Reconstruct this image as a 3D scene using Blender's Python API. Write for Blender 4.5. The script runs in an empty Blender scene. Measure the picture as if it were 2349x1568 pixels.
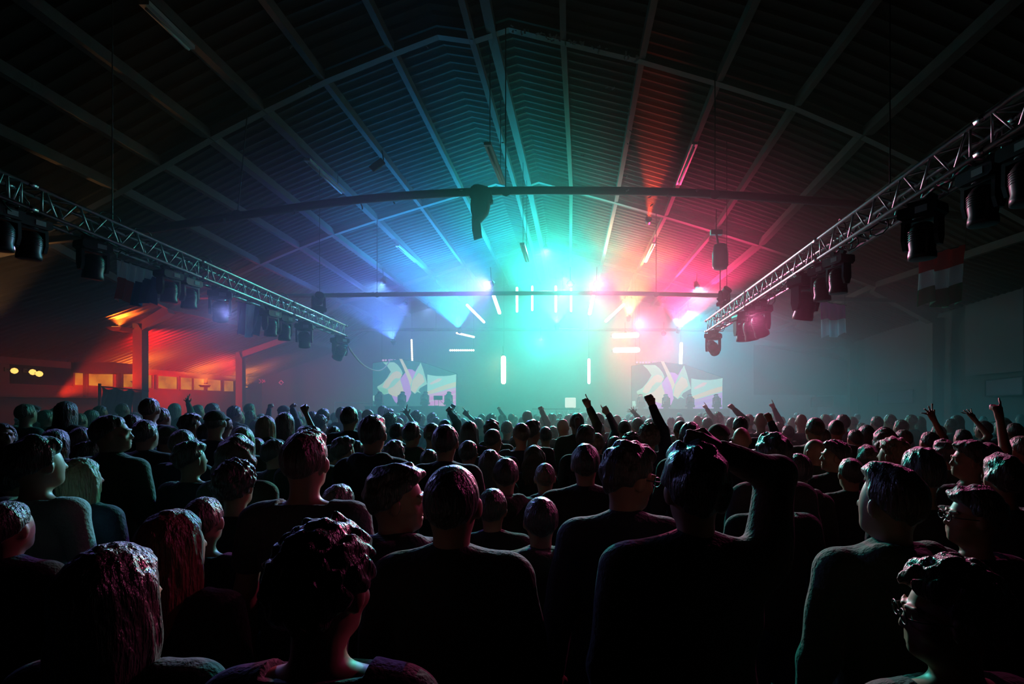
import bpy, math, random
import numpy as np
from mathutils import Vector, Matrix, Euler
R = math.radians
rnd = random.Random(7)
SC = bpy.context.scene
C = SC.collection
# ---------------------------------------------------------------- camera
W, H = 2349, 1568
F = 1175.0            # focal length in pixels of the 2349 wide frame
VX, VY = 1305.0, 930.0  # where the level, straight-ahead view meets the frame
CZ = 1.9              # eye height of the photographer's raised camera
def P(px, py, Y):
    return Vector(((px - VX) / F * Y, Y, CZ + (VY - py) / F * Y))
cam = bpy.data.objects.new('camera', bpy.data.cameras.new('camera'))
C.objects.link(cam)
cam.location = (0, 0, CZ); cam.rotation_euler = (R(90), 0, 0)
cam.data.sensor_width = 36; cam.data.lens = F / W * 36
cam.data.shift_x = (W / 2 - VX) / W; cam.data.shift_y = (VY - H / 2) / W
cam.data.clip_start = .05; cam.data.clip_end = 200
SC.camera = cam
SC.view_settings.view_transform = 'Standard'; SC.view_settings.look = 'None'
SC.view_settings.gamma = 1; SC.view_settings.use_curve_mapping = False
SC.view_settings.exposure = -0.75
wd = bpy.data.worlds.new('night'); SC.world = wd; wd.use_nodes = True
wd.node_tree.nodes['Background'].inputs[0].default_value = (0, 0, 0, 1)
cy = SC.cycles
cy.use_denoising = True
try: cy.denoiser = 'OPENIMAGEDENOISE'
except Exception: pass
cy.max_bounces = 5; cy.diffuse_bounces = 2; cy.glossy_bounces = 2; cy.transmission_bounces = 2; cy.volume_bounces = 0
cy.transparent_max_bounces = 4
cy.use_adaptive_sampling = True; cy.adaptive_threshold = 0.04
cy.caustics_reflective = False; cy.caustics_refractive = False
cy.sample_clamp_indirect = 4.0; cy.sample_clamp_direct = 0.0
cy.use_light_tree = True
# ---------------------------------------------------------------- materials
def lin(c):
    return tuple(((x / 255) / 12.92 if x / 255 <= .04045 else ((x / 255 + .055) / 1.055) ** 2.4) for x in c)
def mat(name, col, rough=.6, metal=0, noise=0, nscale=8, bump=0, bscale=40, sheen=0, spec=None, emit=None, estr=0, aniso=None):
    m = bpy.data.materials.new(name); m.use_nodes = True
    nt = m.node_tree; b = nt.nodes['Principled BSDF']
    b.inputs['Base Color'].default_value = (*col, 1)
    b.inputs['Roughness'].default_value = rough; b.inputs['Metallic'].default_value = metal
    if spec is not None: b.inputs['Specular IOR Level'].default_value = spec
    if sheen: b.inputs['Sheen Weight'].default_value = sheen
    if emit: b.inputs['Emission Color'].default_value = (*emit, 1); b.inputs['Emission Strength'].default_value = estr
    if noise or bump:
        tc = nt.nodes.new('ShaderNodeTexCoord')
    if noise:
        n = nt.nodes.new('ShaderNodeTexNoise'); n.inputs['Scale'].default_value = nscale; n.inputs['Detail'].default_value = 4
        mx = nt.nodes.new('ShaderNodeMix'); mx.data_type = 'RGBA'; mx.blend_type = 'MIX'
        mx.inputs[6].default_value = (*[c * (1 - noise) for c in col], 1)
        mx.inputs[7].default_value = (*[min(1, c * (1 + noise)) for c in col], 1)
        nt.links.new(tc.outputs['Object'], n.inputs['Vector'])
        nt.links.new(n.outputs['Fac'], mx.inputs[0]); nt.links.new(mx.outputs[2], b.inputs['Base Color'])
    if bump:
        n2 = nt.nodes.new('ShaderNodeTexNoise'); n2.inputs['Scale'].default_value = bscale; n2.inputs['Detail'].default_value = 3
        if aniso:
            mp = nt.nodes.new('ShaderNodeMapping'); mp.inputs['Scale'].default_value = aniso
            nt.links.new(tc.outputs['Object'], mp.inputs[0]); nt.links.new(mp.outputs[0], n2.inputs['Vector'])
        else: nt.links.new(tc.outputs['Object'], n2.inputs['Vector'])
        bp = nt.nodes.new('ShaderNodeBump'); bp.inputs['Strength'].default_value = bump; bp.inputs['Distance'].default_value = .02
        nt.links.new(n2.outputs['Fac'], bp.inputs['Height']); nt.links.new(bp.outputs[0], b.inputs['Normal'])
    return m
def emat(name, col, s):
    m = bpy.data.materials.new(name); m.use_nodes = True; nt = m.node_tree
    nt.nodes.remove(nt.nodes['Principled BSDF'])
    e = nt.nodes.new('ShaderNodeEmission'); e.inputs[0].default_value = (*col, 1); e.inputs[1].default_value = s
    nt.links.new(e.outputs[0], nt.nodes['Material Output'].inputs[0])
    return m
M = dict(
    sheet=mat('roof sheet', (.028, .028, .028), .9, 0, .3, 1.5, spec=.08),
    frame=mat('painted steel', (.12, .12, .12), .8, 0, .2, 3, spec=.15),
    purlin=mat('purlin timber', (.085, .08, .078), .85, 0, .35, 4, .3, 30, spec=.15),
    wall=mat('wall render', (.06, .06, .065), .9, 0, .25, 1.2),
    backwall=mat('stage cloth', (.28, .28, .28), .95, 0, .1, .5),
    floor=mat('concrete floor', (.02, .02, .02), .9, 0, .3, 3),
    pipe=mat('dark pipe', (.035, .035, .037), .45),
    alu=mat('truss aluminium', (.72, .73, .74), .42, 1, .1, 20),
    black=mat('black housing', (.018, .018, .02), .38),
    blackm=mat('black matte', (.01, .01, .01), .8),
    metal=mat('bare metal', (.5, .5, .5), .25, 1),
    lens=mat('lens glass', (.05, .06, .08), .08, 0, spec=1.0),
    batten=mat('white batten', (.45, .45, .45), .4),
    wood=mat('bar timber', (.06, .035, .02), .6, 0, .3, 5),
    label=mat('pale sticker', (.35, .4, .4), .5),
    cable=mat('cable rubber', (.02, .02, .02), .5),
    pinkcable=mat('pale cable', (.75, .45, .42), .5),
    gcloth=mat('dark garment cloth', (.012, .014, .018), .9, 0, .2, 10, .2, 25),
)
# ---------------------------------------------------------------- mesh builder
class MB:
    def __init__(s): s.v = []; s.f = []; s.m = []; s.mi = 0
    def add(s, vs, fs):
        o = len(s.v); s.v += [tuple(v) for v in vs]
        s.f += [tuple(i + o for i in f) for f in fs]; s.m += [s.mi] * len(fs)
    def box(s, c, d, rot=None):
        x, y, z = [k / 2 for k in d]; c = Vector(c)
        vs = [Vector((a * x, b * y, e * z)) for a in (-1, 1) for b in (-1, 1) for e in (-1, 1)]
        if rot is not None: vs = [rot @ v for v in vs]
        s.add([c + v for v in vs], [(0, 1, 3, 2), (4, 6, 7, 5), (0, 4, 5, 1), (2, 3, 7, 6), (0, 2, 6, 4), (1, 5, 7, 3)])
    def tube(s, p0, p1, r0, r1=None, n=8, caps=True):
        p0 = Vector(p0); p1 = Vector(p1); r1 = r0 if r1 is None else r1
        d = (p1 - p0).normalized(); a = d.orthogonal().normalized(); b = d.cross(a)
        vs = []
        for p, r in ((p0, r0), (p1, r1)):
            for k in range(n):
                t = 2 * math.pi * k / n; vs.append(p + a * r * math.cos(t) + b * r * math.sin(t))
        fs = [(k, (k + 1) % n, n + (k + 1) % n, n + k) for k in range(n)]
        if caps: fs += [tuple(range(n))[::-1], tuple(range(n, 2 * n))]
        s.add(vs, fs)
    def path(s, pts, r, n=6):
        pts = [Vector(p) for p in pts]; vs = []
        up = Vector((0.13, .05, 1)).normalized()
        for i, p in enumerate(pts):
            d = (pts[min(i + 1, len(pts) - 1)] - pts[max(i - 1, 0)]).normalized()
            a = d.cross(up); a = a.normalized() if a.length > 1e-4 else d.orthogonal().normalized(); b = d.cross(a)
            rr = r[i] if hasattr(r, '__len__') else r
            for k in range(n):
                t = 2 * math.pi * k / n; vs.append(p + a * rr * math.cos(t) + b * rr * math.sin(t))
        fs = [(i * n + k, i * n + (k + 1) % n, (i + 1) * n + (k + 1) % n, (i + 1) * n + k) for i in range(len(pts) - 1) for k in range(n)]
        fs += [tuple(range(n))[::-1], tuple(range(len(vs) - n, len(vs)))]
        s.add(vs, fs)
    def beam(s, pts, w, h, side=None):
        """rectangular bar following pts; w across 'side', h downward from pts"""
        pts = [Vector(p) for p in pts]; vs = []
        for i, p in enumerate(pts):
            d = (pts[min(i + 1, len(pts) - 1)] - pts[max(i - 1, 0)]).normalized()
            sd = side if side is not None else d.cross(Vector((0, 0, 1))).normalized()
            dn = sd.cross(d).normalized()
            if dn.z > 0: dn = -dn
            vs += [p - sd * w / 2, p + sd * w / 2, p + sd * w / 2 + dn * h, p - sd * w / 2 + dn * h]
        fs = [(i * 4 + k, i * 4 + (k + 1) % 4, (i + 1) * 4 + (k + 1) % 4, (i + 1) * 4 + k) for i in range(len(pts) - 1) for k in range(4)]
        fs += [(3, 2, 1, 0), tuple(range(len(vs) - 4, len(vs)))]
        s.add(vs, fs)
    def lathe(s, prof, n=20, c=(0, 0, 0), rot=None):
        """prof: (radius, z) list, turned about z"""
        c = Vector(c); vs = []
        for r, z in prof:
            for k in range(n):
                t = 2 * math.pi * k / n; v = Vector((r * math.cos(t), r * math.sin(t), z))
                vs.append(c + (rot @ v if rot is not None else v))
        m_ = len(prof)
        fs = [(i * n + k, i * n + (k + 1) % n, (i + 1) * n + (k + 1) % n, (i + 1) * n + k) for i in range(m_ - 1) for k in range(n)]
        fs += [tuple(range(n))[::-1], tuple(range((m_ - 1) * n, m_ * n))]
        s.add(vs, fs)
    def prism(s, pts, dvec):
        pts = [Vector(p) for p in pts]; n = len(pts); dvec = Vector(dvec)
        s.add(pts + [p + dvec for p in pts], [tuple(range(n)), tuple(range(n, 2 * n))[::-1]] + [(k, n + k, n + (k + 1) % n, (k + 1) % n) for k in range(n)])
    def build(s, name, mats, parent=None, smooth=False, off=None):
        me = bpy.data.meshes.new(name)
        if off is None: off = parent.location if parent is not None and not parent.get('_local') else Vector((0, 0, 0))
        me.from_pydata([(v[0] - off[0], v[1] - off[1], v[2] - off[2]) for v in s.v], [], s.f)
        if not isinstance(mats, (list, tuple)): mats = [mats]
        for m_ in mats: me.materials.append(m_)
        if len(mats) > 1: me.polygons.foreach_set('material_index', s.m)
        if smooth: me.polygons.foreach_set('use_smooth', [True] * len(me.polygons))
        me.update()
        o = bpy.data.objects.new(name, me); C.objects.link(o)
        if parent is not None: o.parent = parent
        return o
def tag(o, label, cat, group=None, kind=None):
    if label: o['label'] = label
    if cat: o['category'] = cat
    if group: o['group'] = group
    if kind: o['kind'] = kind
    return o
def thing(name, label, cat, loc=(0, 0, 0), group=None, rot=(0, 0, 0)):
    o = bpy.data.objects.new(name, None); C.objects.link(o); o.location = loc; o.rotation_euler = rot
    o.empty_display_size = .1
    return tag(o, label, cat, group)
def struct(name, mb, m, smooth=False):
    o = mb.build(name, m, smooth=smooth); o['kind'] = 'structure'; return o
def copy_tree(o, parent=None):
    c = o.copy(); C.objects.link(c)
    if parent is not None: c.parent = parent
    for ch in list(o.children): copy_tree(ch, c)
    return c
def lamp(name, typ, loc, col, power, radius=.05, target=None, angle=60, blend=.5, parent=None):
    l = bpy.data.lights.new(name, typ); l.color = col; l.energy = power; l.shadow_soft_size = radius
    if typ == 'SPOT': l.spot_size = R(angle); l.spot_blend = blend
    o = bpy.data.objects.new(name, l); C.objects.link(o); o.location = loc
    if target is not None: o.rotation_euler = (Vector(target) - Vector(loc)).to_track_quat('-Z', 'Y').to_euler()
    if parent is not None: o.parent = parent; o.location = Vector(loc) - parent.location
    return o
# ---------------------------------------------------------------- the hall
FY = [3.2, 11.1, 18.8, 27.0, 33.6]
px1 = dict(l=[(1083, 80), (900, 108), (742, 172), (600, 242), (478, 305), (368, 368), (270, 425), (70, 530)],
           r=[(1128, 66), (1292, 82), (1472, 125), (1648, 176), (1826, 232), (1985, 300), (2120, 365), (2400, 520)])
px2 = dict(l=[(1183, 426), (1062, 437), (965, 466), (862, 497), (762, 530), (685, 560), (595, 598), (385, 700)],
           r=[(1213, 418), (1310, 428), (1413, 456), (1527, 488), (1640, 522), (1745, 555), (1832, 584), (2010, 650)])
px3 = dict(l=[(1224, 578), (1135, 586), (1066, 607), (992, 629), (922, 650), (852, 671), (783, 691), (665, 769)],
           r=[(1245, 574), (1309, 582), (1381, 601), (1462, 620), (1540, 642), (1614, 664), (1683, 684), (1830, 735)])
apex = {1: ((1003, 69), (1168, 52)), 2: ((1137, 413), (1236, 409)), 3: ((1191, 570), (1262, 570))}
WLX = [-20.2] * 5
WRX = [12.6, 12.9, 13.9, 15.4, 16.2]
def profile(k):
    d = {1: px1, 2: px2, 3: px3}[min(max(k, 1), 3)]; kk = min(max(k, 1), 3); Yk = FY[kk]
    L = [P(x, y, Yk) for x, y in d['l']]; Rr = [P(x, y, Yk) for x, y in d['r']]
    aL, aR = [P(x, y, Yk) for x, y in apex[kk]]
    pts = [Vector((WLX[k], 0, 3.6))] + L[::-1][:-1] + [aL, L[0], aR] + Rr[1:] + [Vector((WRX[k], 0, 5.3))]
    return [Vector((p.x, FY[k], p.z)) for p in pts], L, Rr
PR = [profile(k)[0] for k in range(5)]
NS = len(PR[0])
def roof_pt(i, Y):
    for k in range(4):
        if Y <= FY[k + 1] or k == 3:
            t = (Y - FY[k]) / (FY[k + 1] - FY[k])
            t = max(t, -.9)
            a = PR[k][i].lerp(PR[k + 1][i], t); return Vector((a.x, Y, a.z))
ys = []
y = -3.0; j = 0
while y < 33.4:
    dz = .0
    ys += [(y, 0), (y + .20, 0), (y + .225, -.065), (y + .275, -.065)]
    y += .30
ys.append((33.6, 0))
mb = MB(); vs = []
for Y, dz in ys:
    for i in range(NS):
        p = roof_pt(i, Y); vs.append((p.x, p.y, p.z + .12 + dz))
mb.add(vs, [(a * NS + i, a * NS + i + 1, (a + 1) * NS + i + 1, (a + 1) * NS + i) for a in range(len(ys) - 1) for i in range(NS - 1)])
struct('ceiling', mb, M['sheet'])
fl = MB(); fl.box((-2, 15, -.1), (50, 44, .2)); struct('floor', fl, M['floor'])
bw = MB(); bw.prism([Vector((WLX[4], 33.7, 0))] + [Vector((p.x, 33.7, p.z + .1)) for p in PR[4]] + [Vector((WRX[4], 33.7, 0))], (0, .2, 0)); struct('wall_back', bw, M['wall'])
wl = MB(); wl.box((-20.3, 15.3, 1.35), (.2, 36.8, 2.7)); wl.box((-20.3, 15.3, 3.53), (.2, 36.8, .25)); wl.box((-20.3, 8, 3.05), (.2, 21, .7))
wl.box((-20.3, 32.4, 3.05), (.2, 2.6, .7)); struct('wall_left', wl, M['wall'])
wr = MB()
for k in range(4):
    a, b = Vector((WRX[k] + .1, FY[k] if k else -3, 0)), Vector((WRX[k + 1] + .1, FY[k + 1], 0))
    wr.prism([a, b, b + Vector((0, 0, 5.4)), a + Vector((0, 0, 5.4))], (.2, 0, 0))
struct('wall_right', wr, M['wall'])
# roof frames (rafters + columns)
fn = ['nearest', 'second', 'third', 'fourth']
for k in range(1, 4):
    t = thing('roof_frame', 'steel portal frame arching under the roof, ' + {1: 'the nearest and largest of the three', 2: 'the middle of the three', 3: 'the farthest of the three, in the stage haze'}[k], 'roof beam', (PR[k][9].x, FY[k], 0))
    m_ = MB(); sd = Vector((0, 1, 0))
    m_.beam([p + Vector((0, 0, .0)) for p in PR[k][1:-1]], .16, .16, sd); m_.build('rafter', M['frame'], t)
    lx = {1: -15.2, 2: -15.72, 3: -17.3}[k]; rx = WRX[k] - .45
    i0 = PR[k][1]
    # left column with its knee
    c = MB(); c.box((lx, FY[k], 2.45), (.34, .3, 4.9)); c.build('column', M['frame'], t)
    c = MB(); c.beam([Vector((lx, FY[k], 4.9)), Vector((max(i0.x, lx + 1.0), FY[k], i0.z - .05))] if k != 3 else [Vector((lx, FY[k], 4.7)), Vector((i0.x, FY[k], i0.z))], .3, .3, sd); c.build('knee', M['frame'], t)
    c = MB(); c.box((rx, FY[k], 2.55), (.42, .3, 5.1)); c.build('column', M['frame'], t)
    c = MB(); c.beam([Vector((rx, FY[k], 5.2)), Vector((PR[k][-2].x, FY[k], PR[k][-2].z))], .3, .35, sd); c.build('knee', M['frame'], t)
# purlins, one per roof line
names = [(8, 'left gutter edge of the ridge'), (6, 'first to the left of the ridge'), (5, 'second to the left of the ridge'), (4, 'third to the left of the ridge'),
         (3, 'fourth to the left of the ridge'), (2, 'fifth to the left of the ridge'), (1, 'lowest on the left roof slope'),
         (10, 'right beside the ridge gap'), (11, 'first to the right of the ridge'), (12, 'second to the right of the ridge, in purple light'),
         (13, 'third to the right of the ridge, reddish lower down'), (14, 'fourth to the right of the ridge, lit magenta'), (15, 'fifth to the right of the ridge')]
idx = {8: 9 - 1}
def stn(k, side, i):
    _, L, Rr = profile(k); p = (L if side == 'l' else Rr)[i]; return Vector((p.x, FY[k], p.z))
lab = {('l', 0): 'first purlin left of the ridge gap', ('l', 1): 'second purlin left of the ridge', ('l', 2): 'third purlin left of the ridge, a small white panel beside it',
       ('l', 3): 'fourth purlin left of the ridge, a tube batten beside it', ('l', 4): 'fifth purlin left of the ridge, bluish', ('l', 5): 'sixth purlin left of the ridge, faint blue',
       ('l', 6): 'seventh purlin left of the ridge, almost lost in the dark', ('l', 7): 'lowest purlin on the left, above the lit bar side',
       ('r', 0): 'broad purlin just right of the ridge gap', ('r', 1): 'second purlin right of the ridge, nearly upright in view', ('r', 2): 'third purlin right of the ridge, left of the red ribs',
       ('r', 3): 'fourth purlin right of the ridge, right of the red ribs', ('r', 4): 'fifth purlin right of the ridge, reddish', ('r', 5): 'sixth purlin right of the ridge, magenta',
       ('r', 6): 'seventh purlin right of the ridge, in the dark', ('r', 7): 'lowest purlin on the right above the dark side wall'}
for (s_, i), lb in lab.items():
    m_ = MB(); wdt = .2 if (s_, i) in (('r', 0), ('l', 3), ('l', 4), ('r', 5)) else .13
    pts = []
    for k in range(0, 5):
        p = stn(k, s_, i); pts.append(p - Vector((0, 0, .0)))
    pts[0].y = -2.5
    a = pts[0]
    m_.beam([q + Vector((0, 0, .05)) for q in pts], wdt, .2, Vector((1, 0, 0)))
    tag(m_.build('purlin', M['purlin']), 'grey timber roof beam, ' + lb, 'purlin', 'roof purlins')
# tie pipes with their hanger rods
def spline(pts, n):
    pts = [Vector(p) for p in pts]; out = []
    q = [pts[0] * 2 - pts[1]] + pts + [pts[-1] * 2 - pts[-2]]
    for i in range(len(pts) - 1):
        for j in range(n):
            t = j / n; a, b, c, d = q[i:i + 4]
            out.append(.5 * ((2 * b) + (c - a) * t + (2 * a - 5 * b + 4 * c - d) * t * t + (3 * b - a - 3 * c + d) * t ** 3))
    return out + [pts[-1]]
ties = [(1, [(30, 560), (330, 527), (560, 493), (830, 457), (1085, 440), (1300, 437), (1600, 443), (1980, 470), (2240, 500)], .085, 'thick dark tie pipe across the hall under the nearest frame, a garment over it', [(570, 240), (1640, 175), (1160, 60)]),
        (2, [(330, 684), (640, 679), (900, 675), (1300, 672), (1600, 676), (2080, 690)], .08, 'dark tie pipe across the hall above the row of glowing tubes', [(865, 500), (1505, 482)]),
        (3, [(600, 760), (900, 756), (1300, 756), (1640, 757), (1900, 764)], .08, 'thin hazy tie pipe crossing in front of the stage wall, farthest of the three', [(1000, 630), (1450, 618)])]
for k, pts, r, lb, rods in ties:
    t = thing('tie_pipe', lb, 'pipe', P(1300, pts[3][1], FY[k]), 'tie pipes across the hall')
    m_ = MB(); m_.path(spline([P(x, y, FY[k] - .1) for x, y in pts], 6), r, 10); m_.build('pipe', M['pipe'], t, True)
    for x, y in rods:
        yy = np.interp(x, [p[0] for p in pts], [p[1] for p in pts])
        xx = {570: 545, 1640: 1640}.get(x, x)
        m_ = MB(); m_.tube(P(x, y - 4, FY[k] - .1), P(xx, yy, FY[k] - .1), .012, n=6); m_.tube(P(xx, yy, FY[k] - .22), P(xx, yy, FY[k] + .02), .1, n=8)
        m_.build('hanger_rod', M['pipe'], t)

# ---------------------------------------------------------------- lighting trusses
def truss(label, xin, sgn, za, zb, Ya, Yb, joints, name='lighting_truss'):
    """box truss along Y from Ya (stage end) to Yb; za/zb: height of the top chords at the two ends; sgn: side the far face lies on"""
    t = thing(name, label, 'truss', (xin, Ya, za))
    S = .29; zt = lambda Y: za + (zb - za) * (Ya - Y) / (Ya - Yb)
    for dx in (0, sgn * S):
        for dz in (0, -S):
            m_ = MB(); m_.tube((xin + dx, Ya, zt(Ya) + dz), (xin + dx, Yb, zt(Yb) + dz), .025, n=10); m_.build('chord', M['alu'], t, True)
    r = .011
    def q(dx, Y, dz): return (xin + dx, Y, zt(Y) + dz)
    js = joints; segs = []
    for a, b in zip(js[:-1], js[1:]):
        A = a - .12; B = max(b + .12, Yb + .02); segs.append((A, B, (A - B) / 6))
    for kind, off in (('v', 0), ('v', sgn * S), ('h', 0), ('h', -S)):
        g = (lambda u, Y: q(off, Y, -S * u)) if kind == 'v' else (lambda u, Y: q(sgn * S * u, Y, off))
        for A, B, st in segs:
            m_ = MB()
            for Yj in (A, B): m_.tube(g(0, Yj), g(1, Yj), r, n=6)
            for i in range(6):
                y0 = A - i * st; ym = y0 - st / 2; m_.tube(g(0, y0), g(1, ym), r, n=6); m_.tube(g(1, ym - .04), g(0, y0 - st + .04), r * 1.25, n=6)
            m_.build('lattice', M['alu'], t, True)
    for Yj in js[:-1]:
        for dx in (0, sgn * S):
            for dz in (0, -S): m_ = MB(); m_.tube(q(dx, Yj + .05, dz), q(dx, Yj - .05, dz), .034, n=8); m_.build('coupler', M['metal'], t, True)
    m_ = MB()
    for k in range(16):
        Yc = Ya - .3 - rnd.random() * (Ya - max(Yb, 5) - 1); x0 = xin + sgn * rnd.uniform(.02, .25); rr = rnd.uniform(.07, .16)
        zc = zt(Yc) - S * rnd.choice((0, 1)); pts = [(x0 + .03 * math.sin(a * 2), Yc + rr * math.cos(a) * 1.3, zc + rr * math.sin(a)) for a in [i * .55 for i in range(12)]]
        m_.path(pts, .008, 5)
    m_.path([(xin + sgn * .14 + .05 * math.sin(i), Ya - .1 - i * (Ya - Yb - .3) / 40, zt(Ya - i * (Ya - Yb) / 40) - .27 + .03 * math.sin(i * 2.1)) for i in range(41)], .018, 6)
    m_.build('cables', M['cable'], t, True)
    for Yh in (Ya - 1.3, Ya - 7.5):
        if Yh > Yb:
            m_ = MB(); m_.tube((xin + sgn * .14, Yh, zt(Yh)), (xin + sgn * .14, Yh, 8.2), .008, n=5); m_.build('hanger', M['pipe'], t)
    return zt
ztL = truss('left lighting truss, silver box truss running from the upper left edge towards the stage', -6.5, -1, 4.23, 4.62, 14.95, 4.9, [14.95, 12.1, 9.1, 6.2, 4.7])
ztR = truss('right lighting truss, silver box truss climbing to the upper right corner', 3.62, 1, 4.14, 4.5, 13.5, 1.6, [13.5, 10.5, 7.5, 4.5, 1.6])
# ---------------------------------------------------------------- moving heads
def moving_head():
    t = thing('moving_head_light', 'x', 'stage light'); t['_local'] = 1
    m_ = MB(); m_.box((0, 0, -.035), (.26, .05, .07)); m_.tube((-.1, -.03, 0), (-.1, .03, 0), .045, n=10); m_.tube((.1, -.03, 0), (.1, .03, 0), .045, n=10); m_.build('clamp', M['black'], t)
    m_ = MB(); m_.prism([(-.19, -.13, -.07), (.19, -.13, -.07), (.2, -.13, -.11), (.2, -.13, -.17), (.16, -.13, -.2), (-.16, -.13, -.2), (-.2, -.13, -.17), (-.2, -.13, -.11)], (0, .26, 0))
    b = m_.build('base', M['black'], t)
    m_ = MB(); m_.box((.05, -.134, -.13), (.12, .006, .07)); m_.build('display', M['label'], b)
    m_ = MB(); m_.box((0, 0, -.215), (.34, .14, .04))
    for s in (-1, 1):
        m_.prism([(s * .185, -.07, -.2), (s * .185, .07, -.2), (s * .185, .075, -.42), (s * .185, .04, -.52), (s * .185, -.04, -.52), (s * .185, -.075, -.42)], (-s * .04, 0, 0))
    m_.build('yoke', M['black'], t)
    m_ = MB(); m_.lathe([(.02, .19), (.09, .18), (.125, .13), (.135, .05), (.135, -.03), (.125, -.1), (.135, -.15), (.135, -.2), (.115, -.205)], 24)
    for k in range(5): m_.lathe([(.137, .10 - k * .025), (.142, .095 - k * .025), (.137, .09 - k * .025)], 24)
    hd = m_.build('head', M['black'], t, True); hd.location = (0, 0, -.44)
    m_ = MB(); m_.lathe([(.11, -.2), (.09, -.215), (.04, -.222), (.005, -.223)], 24); m_.build('lens', M['lens'], hd, True)
    return t
proto = moving_head(); first = [True]
def place_head(loc, rz, tilt, sc, label, group, up=False, twist=0):
    t = proto if first[0] else copy_tree(proto); first[0] = False
    t.location = loc; t.scale = (sc * .88,) * 3; t.rotation_euler = (R(180) if up else 0, 0, R(rz))
    for ch in t.children:
        if ch.name.startswith('head'): ch.rotation_euler = (R(tilt), R(twist), 0)
    t['label'] = label; t['group'] = group
    return t
GL = 'moving head lights on the left truss'; GR = 'moving head lights on the right truss'
for i, (Y, rz, tl, sc, lb) in enumerate([
    (14.85, 60, 40, 1.25, 'round black moving head light hanging at the stage end of the left truss'),
    (12.85, 20, 20, 1.15, 'black moving head light under the left truss, pink glint, second from stage end'),
    (11.95, 75, 0, 1.1, 'black moving head light under the left truss, right of the stickered pair'),
    (11.4, 80, 0, 1.1, 'black moving head light under the left truss, left of the stickered pair'),
    (9.75, 30, 30, 1.1, 'bulky black moving head light under the left truss beside the left pink and white flag'),
    (8.95, 85, 0, 1.0, 'black moving head light under the left truss, second right of the blue flag'),
    (8.5, 80, 0, 1.0, 'black moving head light under the left truss, directly right of the blue flag'),
    (7.15, 70, 5, 1.0, 'dark moving head light under the left truss, left of the red and blue flag'),
    (6.3, 80, 0, 1.0, 'black moving head light under the left truss, second from the picture edge'),
    (5.98, 80, 0, 1.0, 'black moving head light under the left truss, the one nearest the left picture edge')]):
    place_head((-6.64, Y, ztL(Y) - .29 - .012), rz, tl, sc, lb, GL)
place_head((-6.6, 13.5, ztL(13.5) + .03), 40, 60, 1.0, 'black moving head light standing upright on top of the left truss', GL, up=True)
for i, (Y, rz, tl, sc, lb) in enumerate([
    (13.35, -30, 70, 1.15, 'black moving head light at the stage end of the right truss'),
    (11.1, 10, 0, 1.1, 'small moving head light pointing straight down near the stage end of the right truss'),
    (10.6, -60, 15, 1.2, 'black moving head light under the right truss, left one of the overlapping pair'),
    (10.1, -50, 30, 1.2, 'black moving head light under the right truss, right one of the overlapping pair'),
    (8.15, 20, 15, 1.3, 'large black moving head light hanging alone in the teal haze under the right truss'),
    (7.6, -70, 0, 1.0, 'moving head light under the right truss middle, left of the stickered pair'),
    (7.15, -75, 0, 1.0, 'moving head light under the right truss middle, right of the stickered pair'),
    (5.45, -60, 0, 1.1, 'dark moving head light below the right truss beside the red white and green flag'),
    (4.65, -80, 0, 1.0, 'dark moving head light below the upper right part of the right truss, pink tipped arm'),
    (4.2, -80, 0, 1.0, 'dark moving head light under the right truss nearest to the right picture edge')]):
    place_head((3.76, Y, ztR(Y) - .29 - .012), rz, tl, sc, lb, GR)
place_head((3.7, 12.2, ztR(12.2) + .03), 30, 50, .9, 'small moving head light standing on top of the right truss near its stage end', GR, up=True)
# ---------------------------------------------------------------- stage
SY = 24.0
t = thing('stage_platform', 'wide dark stage platform behind the crowd under the tubes', 'stage', (-2, 28, 0))
m_ = MB(); m_.box((-2, 28, .6), (21, 9.6, 1.2)); m_.build('deck', M['blackm'], t)
m_ = MB()
for x in np.arange(-12, 8.2, 2): m_.box((x, 23.17, .6), (.06, .04, 1.18))
m_.build('skirt_posts', M['pipe'], t)
m_ = MB(); m_.tube(P(768, 922, 23.3), P(850, 925, 23.3), .015); m_.tube(P(768, 922, 23.3), P(768, 922, 23.3) - Vector((0, 0, .85)), .012); m_.tube(P(850, 925, 23.3), P(850, 925, 23.3) - Vector((0, 0, .8)), .012)
m_.build('handrail', M['alu'], t)
for nm, xa, xb, lb in (('l', 845, 1055, 'black riser under the left screen carrying stage lights'), ('r', 1445, 1668, 'black riser under the right screen carrying stage lights')):
    a, b = P(xa, 933, SY), P(xb, 933, SY); yt = 931 if nm == 'l' else 937
    z = P(0, yt, SY).z
    m_ = MB(); m_.box(((a.x + b.x) / 2, SY + .3, (z + 1.2) / 2), (b.x - a.x, 1.4, z - 1.2)); m_.box(((a.x + b.x) / 2, SY + .3, z - .02), (b.x - a.x + .06, 1.46, .03))
    tag(m_.build('stage_riser', M['blackm']), lb, 'riser')
GF = 'moving head lights standing on the risers before the screens'
for i, (px, py, Yk, lb) in enumerate([(869, 931, SY, 'moving head light on the left riser, leftmost, before the pale screen corner'),
    (922, 931, SY, 'moving head light on the left riser, dark against the purple part of the left screen'),
    (975, 931, SY, 'moving head light on the left riser in the middle, beside the little monitor'),
    (1029, 931, SY, 'moving head light on the left riser, rightmost, dark against the pink stripes'),
    (1470, 937, SY, 'moving head light on the right riser, leftmost, beside the raised fist'),
    (1528, 937, SY, 'moving head light on the right riser, dark with a bright crescent, against cream and pink'),
    (1583, 937, SY, 'moving head light on the right riser, third from the left'),
    (1644, 937, SY, 'moving head light on the right riser, rightmost, against the lilac stripes')]):
    p = P(px, py, Yk); place_head((p.x, p.y, p.z), 0, 150, 1.12, lb, GF, up=True)
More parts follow.
